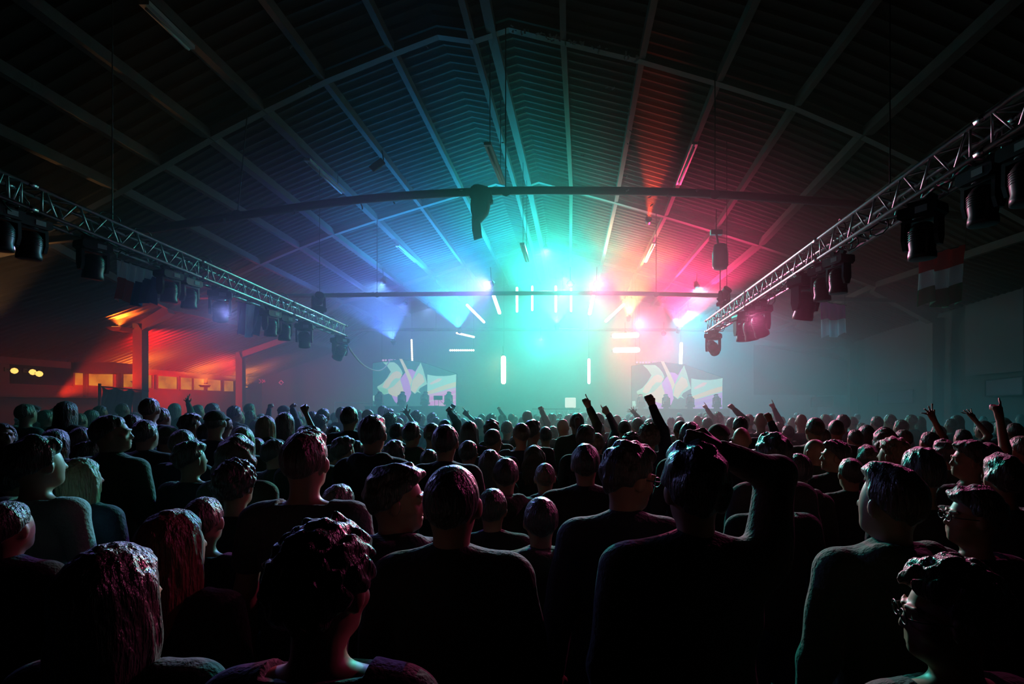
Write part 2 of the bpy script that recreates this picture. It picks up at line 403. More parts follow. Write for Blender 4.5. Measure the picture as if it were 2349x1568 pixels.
t = thing('side_monitor', 'little rectangular monitor on thin legs on the left riser before the pink stripes', 'monitor', P(1005, 931, SY))
a = P(995, 917, SY); b = P(1015, 907, SY)
m_ = MB(); m_.box(((a.x + b.x) / 2, SY, (a.z + b.z) / 2), (b.x - a.x, .05, b.z - a.z)); m_.build('screen', M['black'], t)
m_ = MB()
for u, w in ((997, 997), (1006, 1006), (1009, 1022)): m_.tube(P(u, 917, SY), P(w, 931, SY), .01)
m_.tube(P(997, 930, SY), P(1006, 930, SY), .01); m_.build('stand', M['black'], t)
# screens
def led_screen(x0, y0, sc, label, k, dim=.8, lil=False):
    cols = dict(mint=(.42, .78, .58), cream=(.86, .74, .52), purple=(.72, .30, .85), pink=(1.0, .25, .75) if not lil else (.55, .33, .85), pink2=(.95, .45, .8) if not lil else (.6, .42, .8),
                dark=(.06, .25, .235), pale=(.45, .85, .7), peach=(.95, .72, .66), green=(.3, .72, .45))  # dark is a glow in the haze tint, not screen content
    if lil: cols['dark'] = (.12, .25, .24)
    keys = list(cols); Yk = SY + 1.1
    f = lambda x, y: P(x0 + x * sc * .1403, y0 + y * sc * .1403, Yk)
    t = thing('led_screen', label, 'screen', f(800, 1350)); dim *= 1.45
    m_ = MB(); mats = [M['blackm']] + [emat('screen %s %d' % (q, k), cols[q], dim if q != 'dark' else .8) for q in keys]
    a, b = f(110, 600), f(1485, 1365)
    m_.mi = 1 + keys.index('dark')
    layer = [0]
    def poly(cn, pts):
        layer[0] += 1; m_.mi = 1 + keys.index(cn)
        q = [f(x, y) + Vector((0, -.02 - .0015 * layer[0], 0)) for x, y in pts]; m_.prism(q, (0, .001, 0))
    poly('dark', [(110, 660), (540, 600), (900, 640), (1480, 838), (1480, 1368), (110, 1368)])  # backdrop painted as lit haze so the blank panel blends in
    poly('purple', [(690, 755), (760, 765), (805, 800), (860, 700), (890, 850), (830, 920), (760, 960), (722, 1030), (740, 1150), (690, 1270), (650, 1320), (520, 1335), (470, 1290), (420, 1190), (520, 1180), (560, 1000), (560, 920), (620, 840)])
    poly('mint', [(275, 645), (460, 645), (520, 690), (575, 760), (600, 820), (560, 930), (600, 1050), (360, 1160), (290, 1175), (230, 1110), (185, 1070), (185, 1040), (270, 990), (345, 900), (405, 800), (345, 710)])
    poly('green', [(185, 1060), (280, 1065), (350, 1100), (360, 1140), (290, 1172), (225, 1120)])
    poly('cream', [(500, 790), (555, 805), (590, 860), (545, 910), (480, 905), (420, 960), (370, 1050), (330, 1075), (270, 1050), (310, 960), (380, 880), (440, 815)])
    poly('cream', [(555, 930), (580, 1010), (610, 1090), (640, 1240), (520, 1225), (440, 1195), (375, 1160), (360, 1085), (450, 1040)])
    poly('purple', [(440, 1190), (530, 1220), (620, 1235), (640, 1310), (540, 1340), (500, 1320)])
    poly('cream', [(545, 590), (592, 592), (680, 760), (745, 900), (800, 1080), (730, 1060), (700, 950), (600, 710)])
    poly('mint', [(895, 650), (935, 760), (965, 870), (1002, 1000), (880, 1070), (860, 1110), (905, 1155), (840, 1130), (800, 1162), (730, 1105), (725, 1020), (770, 900), (830, 770)])
    poly('cream', [(860, 820), (930, 860), (960, 960), (860, 1050), (800, 1150), (735, 1100), (760, 950)])
    poly('pale', [(1003, 845), (1060, 858), (1160, 870), (1280, 872), (1380, 862), (1475, 842), (1470, 1060), (1003, 1200)])
    poly('peach', [(1040, 990), (1180, 910), (1245, 912), (1200, 960), (1060, 1012)])
    poly('cream', [(1000, 1125), (1160, 1065), (1310, 1010), (1470, 965), (1470, 1040), (1320, 1080), (1130, 1140), (1000, 1185)])
    poly('pink2', [(985, 1175), (1150, 1145), (1320, 1095), (1470, 1055), (1470, 1365), (1020, 1352), (1020, 1250)])
    poly('pink', [(1020, 1215), (1250, 1165), (1470, 1100), (1470, 1145), (1300, 1200), (1020, 1270)])
    poly('pink', [(1020, 1300), (1250, 1240), (1470, 1175), (1470, 1240), (1290, 1290), (1120, 1352), (1020, 1350)])
    poly('pink', [(1290, 1330), (1470, 1270), (1470, 1362), (1290, 1360)])
    poly('pale', [(115, 1190), (160, 1185), (170, 1250), (150, 1285), (118, 1270)])
    m_.build('picture', mats, t)
    m_ = MB(); m_.prism([f(x, y) + Vector((0, .01, 0)) for x, y in [(105, 655), (540, 595), (900, 635), (1485, 832), (1485, 1372), (105, 1372)]], (0, .12, 0)); m_.build('panel', M['blackm'], t)
    return t
led_screen(840, 740, 1.0, 'left stage screen with pastel angular shapes and pink stripes', 0, .9)
led_screen(1432.5, 738.5, 1.085, 'right stage screen with cream angular shapes and lilac stripes', 1, .85, True)
# DJ booth
t = thing('stage_table', 'hazy performer table with lattice front in the stage centre', 'table', P(1270, 960, 23.6))
a, b = P(1222, 936, 23.6), P(1330, 936, 23.6)
m_ = MB(); m_.box(((a.x + b.x) / 2, 23.7, a.z - .03), (b.x - a.x, .7, .05)); m_.build('table_top', M['black'], t)
m_ = MB()
for i in range(9):
    x = a.x + (b.x - a.x) * i / 8; x2 = a.x + (b.x - a.x) * min(i + 1, 8) / 8
    m_.tube((x, 23.4, 1.2), (x, 23.4, a.z - .06), .02); m_.tube((x, 23.38, a.z - .06), (x2, 23.38, 1.25), .02)
m_.tube((a.x, 23.4, 1.22), (b.x, 23.4, 1.22), .02); m_.build('lattice_front', M['alu'], t)
p = P(1308.5, 923, 23.5)
m_ = MB(); m_.prism([(p.x - .25, p.y, p.z - .2), (p.x - .22, p.y, p.z - .23), (p.x + .22, p.y, p.z - .23), (p.x + .25, p.y, p.z - .2), (p.x + .25, p.y, p.z + .2), (p.x + .22, p.y, p.z + .23), (p.x - .22, p.y, p.z + .23), (p.x - .25, p.y, p.z + .2)], (0, .05, 0))
t = thing('light_box', 'small white glowing box standing on the stage table', 'lamp', p - Vector((0, 0, .23)))
m_.build('panel', emat('panel glow', (.95, .85, .76), 1.5), t)
m_ = MB(); m_.box((p.x, p.y + .08, p.z - .1), (.3, .05, .3)); m_.build('backing', M['black'], t)
# glowing tubes
TY = 26.0
tubes = [
    (1070, 698, 1112, 740, .06, (.75, .85, .80), 40, 'slanting glowing tube at the left end of the arc of tubes'),
    (1129, 668, 1147, 720, .085, (.55, .95, .85), 40, 'thick slightly leaning glowing tube, second from the left in the arc of tubes'),
    (1186, 658, 1186, 716, .06, (.30, 1, .75), 45, 'upright glowing tube, third from the left in the arc of tubes'),
    (1221, 655, 1221, 713, .05, (.25, 1, .75), 45, 'thin upright glowing tube, fourth from the left in the arc of tubes'),
    (1275, 655, 1275, 716, .06, (.25, 1, .75), 45, 'upright glowing tube, fourth from the right in the arc of tubes'),
    (1310, 660, 1310, 715, .05, (.30, 1, .75), 45, 'thin upright glowing tube, third from the right in the arc of tubes'),
    (1364, 664, 1352, 722, .085, (.8, .85, .55), 40, 'thick leaning glowing tube, second from the right in the arc of tubes'),
    (1432, 697, 1388, 738, .07, (1, .42, .16), 50, 'slanting orange glowing tube at the right end of the arc of tubes'),
    (1046, 763, 1089, 773, .05, (1, .72, .62), 9, 'short slanting glowing tube above the dotted bar, left of centre stage'),
    (1155, 816, 1155, 880, .12, (1, .85, .40), 60, 'big yellowish upright glowing tube left of centre stage'),
    (1351, 822, 1351, 880, .07, (.35, 1, .60), 60, 'upright glowing tube right of centre stage with green halo'),
    (1404, 770, 1466, 768, .13, (1, .34, .10), 60, 'thick horizontal orange glowing tube, the upper of two right of centre'),
    (1406, 803, 1468, 802, .13, (1, .20, .16), 60, 'thick horizontal pinkish glowing tube, the lower of two right of centre'),
    (1563, 785, 1561, 843, .08, (.65, 1, .72), 30, 'upright glowing tube above the right screen')]
tubeobjs = []
for x0, y0, x1, y1, r, col, s, lb in tubes:
    a, b = P(x0, y0, TY), P(x1, y1, TY)
    t = thing('light_tube', lb, 'tube light', tuple((a + b) / 2), 'glowing stage tubes')
    d = (b - a).normalized(); n_ = 7
    m_ = MB(); pr = [a + d * r * .0] ; m_.path([a, a + d * r * .3, a + d * r, b - d * r, b - d * r * .3, b], [r * .35, r * .8, r, r, r * .8, r * .35], 14)
    m_.build('tube', emat('tube ' + lb[:20], col, s * .7), t, True)
    m_ = MB(); m_.tube(a - d * .05 + Vector((0, r + .04, 0)), b + d * .05 + Vector((0, r + .04, 0)), .035); hi = a if a.z > b.z else b
    m_.tube(hi + Vector((0, r + .04, 0)), Vector((hi.x, hi.y + r + .04, roof_pt(9, TY).z - .35 * abs(hi.x + 2))), .008, n=5); m_.build('holder', M['black'], t)
for lb, pts, col, n_ in (('upright dotted light bar above the left screen', [(944, 780), (946, 836)], (1, .80, .55), 13), ('horizontal dotted light bar left of centre stage', [(1033, 803), (1086, 803)], (1, .88, .75), 12)):
    a, b = P(*pts[0], TY), P(*pts[1], TY)
    t = thing('light_bar', lb, 'bar light', tuple((a + b) / 2), 'dotted light bars')
    m_ = MB(); m_.beam([a + Vector((0, .06, .04)), b + Vector((0, .06, .04))], .1, .08, Vector((0, 1, 0))); hi = a if a.z > b.z else b
    m_.tube(hi + Vector((0, .06, 0)), Vector((hi.x, hi.y + .06, 8.3)), .008, n=5); m_.build('housing', M['black'], t)
    e = emat('bar ' + lb[:9], col, 7)
    for i in range(n_):
        p = a.lerp(b, i / (n_ - 1)); m_ = MB(); m_.lathe([(.01, -.05), (.04, -.035), (.05, 0), (.04, .035), (.01, .05)], 10, p); m_.build('led', e, t, True)
# rows of tiny pixels above each screen
for lb, xs, yy in (('row of dim pink pixel lamps on a thin rail above the right screen', [1461, 1469, 1475, 1482, 1490, 1498, 1506, 1514], 831), ('row of dim pixel lamps on a thin rail above the left screen', [879, 885, 893, 899, 906], 826)):
    a, b = P(xs[0] - 3, yy + 3, 25.3), P(xs[-1] + 3, yy + 3, 25.3)
    t = thing('pixel_rail', lb, 'light strip', tuple(a)); m_ = MB(); m_.tube(a, b, .02); m_.tube(a, Vector((a.x, a.y, 8)), .008, n=5); m_.build('rail', M['black'], t)
    for x in xs:
        m_ = MB(); m_.box(P(x, yy, 25.25), (.09, .03, .09)); m_.build('pixel', emat('pix%d' % x, (1, .5, .8), 1.2), t)
# ---------------------------------------------------------------- cable from the left truss
m_ = MB(); pts = [P(799, 795, 14.8), P(815, 818, 16), P(835, 838, 18), P(855, 848, 20), P(872, 849, 22), P(885, 840, 24), P(896, 824, 25)]
m_.path(spline(pts, 5), .028, 6); tag(m_.build('power_cable', M['pinkcable'], smooth=True), 'pink lit slack cable drooping from the left truss end to the left screen', 'cable')
# chain hoist on the right
t = thing('chain_hoist', 'black chain hoist motor hanging in the purple light above the right truss end', 'hoist', P(1652, 560, 12.4))
Yh = 12.4; m_ = MB(); m_.lathe([(.05, .33), (.15, .3), (.19, .1), (.19, -.2), (.15, -.28), (.04, -.3)], 18, P(1652, 590, Yh)); m_.build('motor', M['black'], t, True)
m_ = MB(); m_.tube(P(1643, 535, Yh), P(1650, 575, Yh), .03); m_.box(P(1643, 533, Yh), (.28, .1, .12)); m_.build('hook', M['metal'], t)
m_ = MB(); m_.tube(P(1652, 600, Yh), Vector((P(1652, 0, Yh).x, Yh, 4.2)), .012); m_.tube(P(1643, 533, Yh), P(1643, 480, Yh), .012); m_.build('chain', M['pipe'], t)
# ---------------------------------------------------------------- fluorescent battens under the roof
def roofz(x, Y):
    q = [roof_pt(i, Y) for i in range(NS)]; return float(np.interp(x, [p.x for p in q], [p.z for p in q]))
bat = [(330, 0, 437, 104, 0, 'tube batten at the top left, nearest to the viewer'), (704, 362, 786, 438, 0, 'tube batten on the left roof slope beside a purlin'),
       (1118, 325, 1153, 416, 2.1, 'tube batten hanging under the ridge above the garment'), (911, 560, 953, 597, 0, 'tube batten on the left slope in the second bay'),
       (1198, 556, 1210, 596, 2.0, 'tube batten under the ridge near the stage tubes'), (1594, 325, 1556, 419, 0, 'tube batten on the right slope by the red lit ribs'),
       (1500, 555, 1480, 598, 0, 'tube batten on the right slope in the orange glow')]
for x0, y0, x1, y1, L, lb in bat:
    r0 = math.hypot(x0 - VX, y0 - VY); r1 = math.hypot(x1 - VX, y1 - VY)
    if L: Y0 = L * r1 / (r0 - r1)
    else:
        Y0 = 4.0
        while True:
            p = P(x0, y0, Y0)
            if p.z > roofz(p.x, Y0) - .28 or Y0 > 24: break
            Y0 += .05
    Y1 = Y0 * r0 / r1
    a, b = P(x0, y0, Y0), P(x1, y1, Y1)
    t = thing('batten_light', 'unlit ' + lb, 'tube light', tuple((a + b) / 2), 'unlit battens under the roof')
    m_ = MB(); m_.beam([a, b], .16, .07, Vector((1, 0, 0))); m_.build('housing', M['batten'], t)
    m_ = MB(); off = Vector((0, 0, -.1)); m_.tube(a.lerp(b, .04) + off, b.lerp(a, .04) + off, .022); m_.build('tube', M['label'], t, True)
    for u in (.15, .85):
        p = a.lerp(b, u); m_ = MB(); m_.tube(p, Vector((p.x, p.y, max(roofz(p.x, p.y) + .05, p.z + .1))), .01, n=5); m_.build('drop_rod', M['pipe'], t)
# small white panel by a purlin
p = P(863, 380, 13.2); t = thing('white_panel', 'small pale square panel clipped beside a purlin on the left slope', 'panel', tuple(p))
m_ = MB(); m_.prism([P(846, 384, 13), P(858, 395, 12.8), P(884, 376, 13.2), P(874, 364, 13.5)], (0, 0, .03)); m_.build('plate', M['batten'], t)
m_ = MB(); m_.tube(P(880, 368, 13.3), P(876, 345, 13.3), .015); m_.build('arm', M['pipe'], t)

# ---------------------------------------------------------------- garment over the nearest tie pipe
Yg = 11.0
def gprism(pts, th=.16, n=5):
    """closed outline in the picture plane at Yg, swollen into a rounded cloth body"""
    q = [P(x, y, Yg) for x, y in pts]; c = sum(q, Vector()) / len(q); vs = []; N = len(q)
    prof = [(-.5, .55), (-.42, .85), (-.15, 1.0), (.15, 1.0), (.42, .85), (.5, .55)]
    for u, s in prof:
        for v in q: w = c + (v - c) * (1 - (1 - s) * .25); vs.append(Vector((w.x, Yg - .02 + u * th, w.z)))
    fs = [(i * N + k, i * N + (k + 1) % N, (i + 1) * N + (k + 1) % N, (i + 1) * N + k) for i in range(len(prof) - 1) for k in range(N)]
    return vs, fs + [tuple(range(N))[::-1], tuple(range((len(prof) - 1) * N, len(prof) * N))]
t = thing('garment', 'dark garment draped over the nearest tie pipe, one sleeve hanging down', 'clothing', P(1100, 440, Yg))
m_ = MB(); m_.add(*gprism([(1082, 434), (1090, 428), (1099, 427), (1112, 430), (1122, 433), (1128, 442), (1131, 462), (1124, 466), (1123, 474), (1119, 490), (1111, 499), (1102, 508), (1090, 512), (1085, 500), (1082, 490), (1081, 474), (1083, 460), (1078, 452)], .3)); m_.build('body', M['gcloth'], t, True)
m_ = MB(); m_.add(*gprism([(1084, 485), (1103, 492), (1102, 508), (1104, 525), (1106, 545), (1088, 551), (1084, 530), (1083, 508)], .12)); m_.build('sleeve', M['gcloth'], t, True)
m_ = MB(); m_.tube(P(1123, 466, Yg - .1), P(1132, 462, Yg - .1), .01); m_.build('hem', M['label'], t)
# ---------------------------------------------------------------- flags
def flag(label, corners, mats, split, nwave=5, Yk=8.0, amp=.07):
    """corners: tl,tr,br,bl picture points; split(u,v)->material index"""
    tl, tr, br, bl = [P(x, y, Yk) for x, y in corners]; n = 24; m_n = 18
    t = thing('flag', label, 'flag', tuple((tl + tr) / 2), 'flags hanging at the sides')
    mb = MB(); vs = []
    for s in (0, 1):
        for j in range(m_n + 1):
            v = j / m_n
            for i in range(n + 1):
                u = i / n; p = (tl.lerp(tr, u)).lerp(bl.lerp(br, u), v)
                p = p + Vector((0, amp * math.sin(u * nwave * 6.28 + v * 1.5) * (.3 + v) + s * .008, .05 * math.sin(u * 9) * v)); vs.append(p)
    fs = []; ms = []; N = (n + 1) * (m_n + 1)
    for s in (0, 1):
        for j in range(m_n):
            for i in range(n):
                q = s * N + j * (n + 1) + i; f = (q, q + 1, q + n + 2, q + n + 1)
                mb.mi = split((i + .5) / n, (j + .5) / m_n); o = len(mb.v)
                fs.append(f if s else f[::-1]); ms.append(mb.mi)
    mb.v = [tuple(v) for v in vs]; mb.f = fs; mb.m = ms
    mb.build('cloth', mats, t, True)
    m_ = MB(); m_.tube(tl + Vector((-.05, 0, 0)), tr + Vector((.05, 0, 0)), .012)
    for q in (tl, tr): m_.tube(q, q + Vector((0, 0, .5)), .005, n=5)
    m_.build('rod', M['pipe'], t)
    return t
def fmat(n, c):
    m = mat(n, c, .8); nt = m.node_tree; tr = nt.nodes.new('ShaderNodeBsdfTranslucent'); tr.inputs[0].default_value = (*c, 1); mx = nt.nodes.new('ShaderNodeMixShader'); mx.inputs[0].default_value = .6
    nt.links.new(nt.nodes['Principled BSDF'].outputs[0], mx.inputs[1]); nt.links.new(tr.outputs[0], mx.inputs[2]); nt.links.new(mx.outputs[0], nt.nodes['Material Output'].inputs[0]); return m
fr = fmat('flag red', (.6, .01, .015)); fw = fmat('flag white', (.7, .7, .75)); fb = fmat('flag blue', (.02, .06, .25)); fg = fmat('flag green', (.01, .2, .08)); fp = fmat('flag plum', (.5, .02, .35))
def czech(u, v):
    if v > .5 - .0 and u < 1 - (v - .0) * .0 and u < .55 + (v - .5) * .5 + .0 and v > .45: return 1 if u < .35 + v * .3 else 2
    return 2 if (u > 1.15 - v * .95 and u > .5 and v > .2) else 0
flag('flag with white, red and dark blue fields hanging under the left truss', [(268, 592), (360, 625), (352, 700), (262, 690)], [fw, fr, fb], lambda u, v: 2 if u > .5 and v > .15 + (1 - u) * .6 else (1 if v > .45 else 0), 5, 9.6)
flag('narrow flag with plum, white and dark stripes hanging by the left truss, nearer the stage', [(545, 690), (605, 705), (590, 772), (540, 768)], [fp, fw, fb], lambda u, v: min(2, int(u * 3)), 3, 14.2)
flag('large flag with red, white and green bands hanging on the far right', [(2108, 590), (2215, 560), (2205, 700), (2118, 700)], [fr, fw, fg], lambda u, v: min(2, int(v * 3)), 3, 9.0, .12)
flag('small flag with plum and white bands hanging on the right side, nearer the stage', [(1882, 690), (1938, 700), (1945, 765), (1888, 775)], [fp, fw], lambda u, v: min(1, int(v * 2)), 3, 14.0)
# ---------------------------------------------------------------- bar side on the left
glowpane = []
def lit(name, c, s): return emat(name, c, s)
warm = bpy.data.materials.new('lit frosted pane'); warm.use_nodes = True
nt = warm.node_tree; nt.nodes.remove(nt.nodes['Principled BSDF'])
e = nt.nodes.new('ShaderNodeEmission'); tc = nt.nodes.new('ShaderNodeTexCoord'); n1 = nt.nodes.new('ShaderNodeTexNoise'); n1.inputs['Scale'].default_value = 1.3; n1.inputs['Detail'].default_value = 5
cr = nt.nodes.new('ShaderNodeValToRGB'); cr.color_ramp.elements[0].position = .3; cr.color_ramp.elements[0].color = (.16, .045, .006, 1); cr.color_ramp.elements[1].position = .72; cr.color_ramp.elements[1].color = (1, .42, .03, 1)
nt.links.new(tc.outputs['Object'], n1.inputs[0]); nt.links.new(n1.outputs[0], cr.inputs[0]); nt.links.new(cr.outputs[0], e.inputs[0]); e.inputs[1].default_value = 1.9
nt.links.new(e.outputs[0], nt.nodes['Material Output'].inputs[0])
xw = -20.18
def yat(px): return -xw * F / (VX - px)
wins = [(168, 195), (200, 262), (272, 318), (334, 350), (360, 408), (412, 470), (474, 508), (512, 537)]
for i, (a, b) in enumerate(wins):
    Ya, Yb = yat(a), yat(b)
    t = thing('window_%d' % (i + 1), None, None, (xw, (Ya + Yb) / 2, 2.72)); t['kind'] = 'structure'
    m_ = MB(); m_.box((xw - .04, (Ya + Yb) / 2, 3.06), (.03, Yb - Ya - .1, .66)); m_.build('pane', warm, t)
    m_ = MB(); nb = max(1, int((Yb - Ya) / .9))
    for j in range(nb + 1): m_.box((xw, Ya + (Yb - Ya) * j / nb, 3.06), (.08, .07, .7))
    for z in (2.72, 3.4): m_.box((xw, (Ya + Yb) / 2, z), (.09, Yb - Ya, .06))
    m_.build('frame', M['wood'], t)
# orange up-lighters along the low wall and on the column
def uplight(loc, label, power, col=(1, .12, .008), big=False, ang=120, tgt=None):
    t = thing('uplighter', label, 'wall lamp', loc, 'orange uplighters on the bar side'); l = Vector(loc); w = 1.5 if big else 1
    m_ = MB(); m_.prism([l + Vector((-.22 * w, -.18 * w, -.02)), l + Vector((-.1 * w, -.12 * w, -.14)), l + Vector((.1 * w, -.12 * w, -.14)), l + Vector((.22 * w, -.18 * w, -.02))], (0, .36 * w, 0)); m_.build('shade', M['blackm'], t)
    m_ = MB(); m_.box(l + Vector((0, 0, -.005)), (.2 * w, .2 * w, .02)); m_.build('lens', emat('upl', (1, .3, .05), 6), t)
    m_ = MB(); m_.tube(l + Vector((0, 0, -.08)), l + Vector((-.25, 0, -.12)), .02); m_.build('bracket', M['blackm'], t)
    lamp('uplight_lamp', 'SPOT', l + Vector((0, 0, .03)), col, power, .06, tgt or l + Vector((0, 0, 1)), ang, .8, t)
uplight((-16.15, 18.4, 4.72), 'orange uplighter throwing a bright oval on the ceiling, on the near left column', 9000, big=True, ang=110)
uplight((-19.35, 23.0, 3.02), 'low orange uplighter behind the near column, above the lit windows', 3000, (1, .22, .02), ang=140)
uplight((-19.35, 27.2, 3.02), 'orange uplighter in the middle of the lit window row', 3000, (1, .22, .02), ang=140)
uplight((-19.35, 30.6, 3.02), 'orange uplighter near the far column', 3000, (1, .22, .02), ang=140)
uplight((-15.5, 13.0, 3.0), 'added unseen spot aimed at the ribbed roof, beyond the left picture edge', 2000, (1, .45, .14), ang=15, tgt=Vector((-10.2, 10.4, 6.5)))  # added out of view to tint the roof ribs brown
lamp('bar_glow', 'SPOT', (-16.8, 20.2, 4.5), (1, .006, .001), 12000, .3, (-19.0, 26, 3.6), 110, 1)
lamp('bar_glow', 'SPOT', (-17.6, 27.6, 4.2), (1, .006, .002), 6000, .3, (-19.6, 24.5, 3.4), 120, 1)
lamp('bar_glow', 'SPOT', (-17.5, 29.0, 4.0), (1, .01, .10), 900, .2, (-17, 33.5, 3.0), 110, .8)
lamp('column_glow', 'SPOT', (-17.6, 17.6, 2.2), (1, .03, .004), 5000, .1, (-15.9, 18.7, 3.6), 60, .6)
# wall globes
for px, py, lb in ((33, 850, 'round warm wall globe nearest the left picture edge'), (75, 853, 'round warm wall globe, left of the close pair'), (90, 857, 'oval warm wall globe, right of the close pair')):
    p = P(px, py, 17.6); t = thing('wall_globe', lb, 'wall lamp', tuple(p), 'warm globes on the bar side')
    m_ = MB(); m_.lathe([(.01, -.1), (.07, -.07), (.1, 0), (.07, .07), (.01, .1)], 14, p); m_.build('globe', emat('globe', (1, .55, .12), 4), t, True)
    m_ = MB(); m_.tube(p, p + Vector((-.25, 0, .05)), .02); m_.box(p + Vector((-.27, 0, .05)), (.04, .14, .14)); m_.build('bracket', M['wood'], t)
t = thing('bar_counter', 'dark timber bar stand with shelf along the left wall under the globes', 'bar', (-18.9, 17.5, 0))
m_ = MB(); m_.box((-19.2, 18.0, 1.1), (1.0, 9, 2.2)); m_.build('cabinet', M['wood'], t)
m_ = MB(); m_.box((-19.2, 18.0, 2.22), (1.3, 9.2, .06)); m_.build('worktop', M['wood'], t)
t = thing('bar_canopy', 'dark boxy canopy above the left lit windows', 'canopy', P(230, 850, 20.4))
a, b = P(180, 868, 20.2), P(275, 832, 20.2); m_ = MB(); m_.box(((a.x + b.x) / 2, 20.4, b.z - .2), (b.x - a.x, 1.0, .4)); m_.build('box', M['blackm'], t)
m_ = MB(); m_.box((a.x + .1, 20.4, b.z / 2), (.12, .12, b.z)); m_.box((b.x - .15, 20.4, b.z / 2), (.14, .12, b.z)); m_.build('post', M['blackm'], t)
# translucent banner on its rail
t = thing('banner', 'crumpled translucent banner on a rail with a red post by the near column', 'banner', P(265, 900, 17.5))
m_ = MB(); a, b = P(232, 886, 17.5), P(305, 893, 17.5); n = 30; vs = []
for j in range(13):
    for i in range(n + 1):
        u = i / n; p = a.lerp(b, u); sag = .09 * abs(math.sin(u * math.pi * 2.2)) * (1 - j / 12)
        vs.append(Vector((p.x, p.y + .05 * math.sin(u * 14 + j * .5) + .02 * math.sin(u * 40 + j), p.z - sag - j * .085)))
m_.add(vs, [(j * (n + 1) + i, j * (n + 1) + i + 1, (j + 1) * (n + 1) + i + 1, (j + 1) * (n + 1) + i) for j in range(12) for i in range(n)])
ban = mat('banner film', (.35, .25, .2), .35, 0, .2, 4); m_.build('sheet', ban, t, True)
m_ = MB(); m_.tube(a, b + (b - a) * .5, .02); m_.build('rail', M['pipe'], t)
m_ = MB(); m_.box((a.x - .05, 17.5, a.z / 2 + .05), (.06, .06, a.z + .1)); m_.build('post', mat('red post', (.5, .02, .01), .5), t)
# faint sign on the wall under purple light
t = thing('wall_sign', 'faint pink outlined letters and a diamond on the wall left of the stage', 'sign', P(612, 873, 33.4))
def stroke(pts, r=.03):
    m_ = MB(); m_.path([P(x, y, 33.4) for x, y in pts], r, 5); return m_
pk = mat('sign tube', (.8, .2, .4), .5, emit=(1, .15, .4), estr=.35)
for pts in ([(581, 870), (586, 871), (589, 874), (586, 878), (581, 878), (581, 870)], [(591, 871), (596, 870), (599, 874), (596, 878), (591, 877), (590, 874), (591, 871)], [(601, 870), (607, 876)], [(601, 878), (607, 871), (608, 876)], [(645, 872), (650, 877), (645, 882), (640, 877), (645, 872)]):
    stroke(pts).build('letter', pk, t)
# right side wall panels and windows
def wallpt(px, py):
    # meets the right wall line
    best = None
    for k in range(4):
        x0, y0, x1, y1 = WRX[k], FY[k], WRX[k + 1], FY[k + 1]; s = (px - VX) / F
        # x = s*Y ; x = x0+(Y-y0)*m
        m = (x1 - x0) / (y1 - y0); Y = (x0 - y0 * m) / (s - m)
        if y0 - 4 <= Y <= y1 + .01: best = Y; break
    Y = best if best else 27.0
    return P(px, py, Y) + Vector((-.02, 0, 0))
gl = mat('dim window glass', (.05, .045, .09), .5)
for i, q in enumerate([[(2015, 900), (2096, 893), (2096, 924), (2015, 926)], [(1862, 912), (1912, 909), (1912, 931), (1862, 932)], [(2262, 872), (2349, 862), (2349, 905), (2262, 908)]]):
    t = thing('window_%d' % (i + 9), None, None, tuple(wallpt(*q[0]))); t['kind'] = 'structure'
    pts = [wallpt(*z) for z in q]; m_ = MB(); m_.prism(pts, (.03, 0, 0)); m_.build('pane', gl, t)
    m_ = MB()
    for a, b in zip(pts, pts[1:] + pts[:1]): m_.tube(a, b, .03, n=4)
    m_.build('frame', M['blackm'], t)
pw = mat('pale wall panel', (.11, .10, .12), .9, 0, .15, 2)
for i, q in enumerate([[(1730, 790), (1900, 800), (1950, 830), (1952, 905), (1730, 905)], [(1985, 770), (2160, 725), (2160, 870), (1985, 880)], [(2215, 700), (2349, 660), (2349, 850), (2215, 862)]]):
    m_ = MB(); m_.prism([wallpt(*z) for z in q], (.01, 0, 0)); o = m_.build('trim_%d' % (i + 1), pw); o['kind'] = 'structure'
# ---------------------------------------------------------------- confetti
white = mat('confetti paper', (.75, .8, .8), .6)
cm = MB(); cm.box((0, 0, 0), (.11, .004, .045)); base = cm.build('confetti_piece', white)
spots = []
for k in range(46):
    u = rnd.random(); x = 1262 + 210 * u if k < 34 else rnd.uniform(1160, 1270)
    yy = np.interp(x, [1128, 1168, 1280, 1480], [60, 56, 82, 128]) + rnd.uniform(2, 16); spots.append((x, yy, 11.0, 'scrap of pale confetti stuck on the nearest frame right of the ridge', 'confetti on the nearest frame'))
for x, y in ((515, 506), (676, 486), (829, 470), (831, 476), (904, 465), (1058, 436), (1127, 458), (1490, 452), (1534, 450), (1440, 437), (1495, 470), (1600, 436)):
    spots.append((x, y, 10.9, 'scrap of confetti clinging to the nearest tie pipe', 'confetti on the nearest tie pipe'))
for x, y, Y in ((1335, 357, 13.5), (1392, 201, 12), (1407, 203, 12), (1438, 405, 14), (668, 108, 10), (712, 198, 10.8), (980, 108, 10.8), (1512, 185, 12), (1505, 178, 12), (1153, 327, 13), (1440, 330, 14), (1443, 250, 12.6), (1442, 262, 12.6), (1446, 300, 12.8)):
    spots.append((x, y, Y, 'scrap of confetti caught high under the roof sheets', 'confetti under the roof'))
for i, (x, y, Y, lb, g) in enumerate(spots):
    o = base if i == 0 else base.copy()
    if i: C.objects.link(o)
    o.location = P(x, y, Y); o.rotation_euler = (rnd.uniform(-.5, .5), rnd.uniform(0, 3.1), rnd.uniform(-.6, .6)); s = rnd.uniform(.45, 1.0); o.scale = (s, s, s)
    tag(o, lb, 'confetti', g)
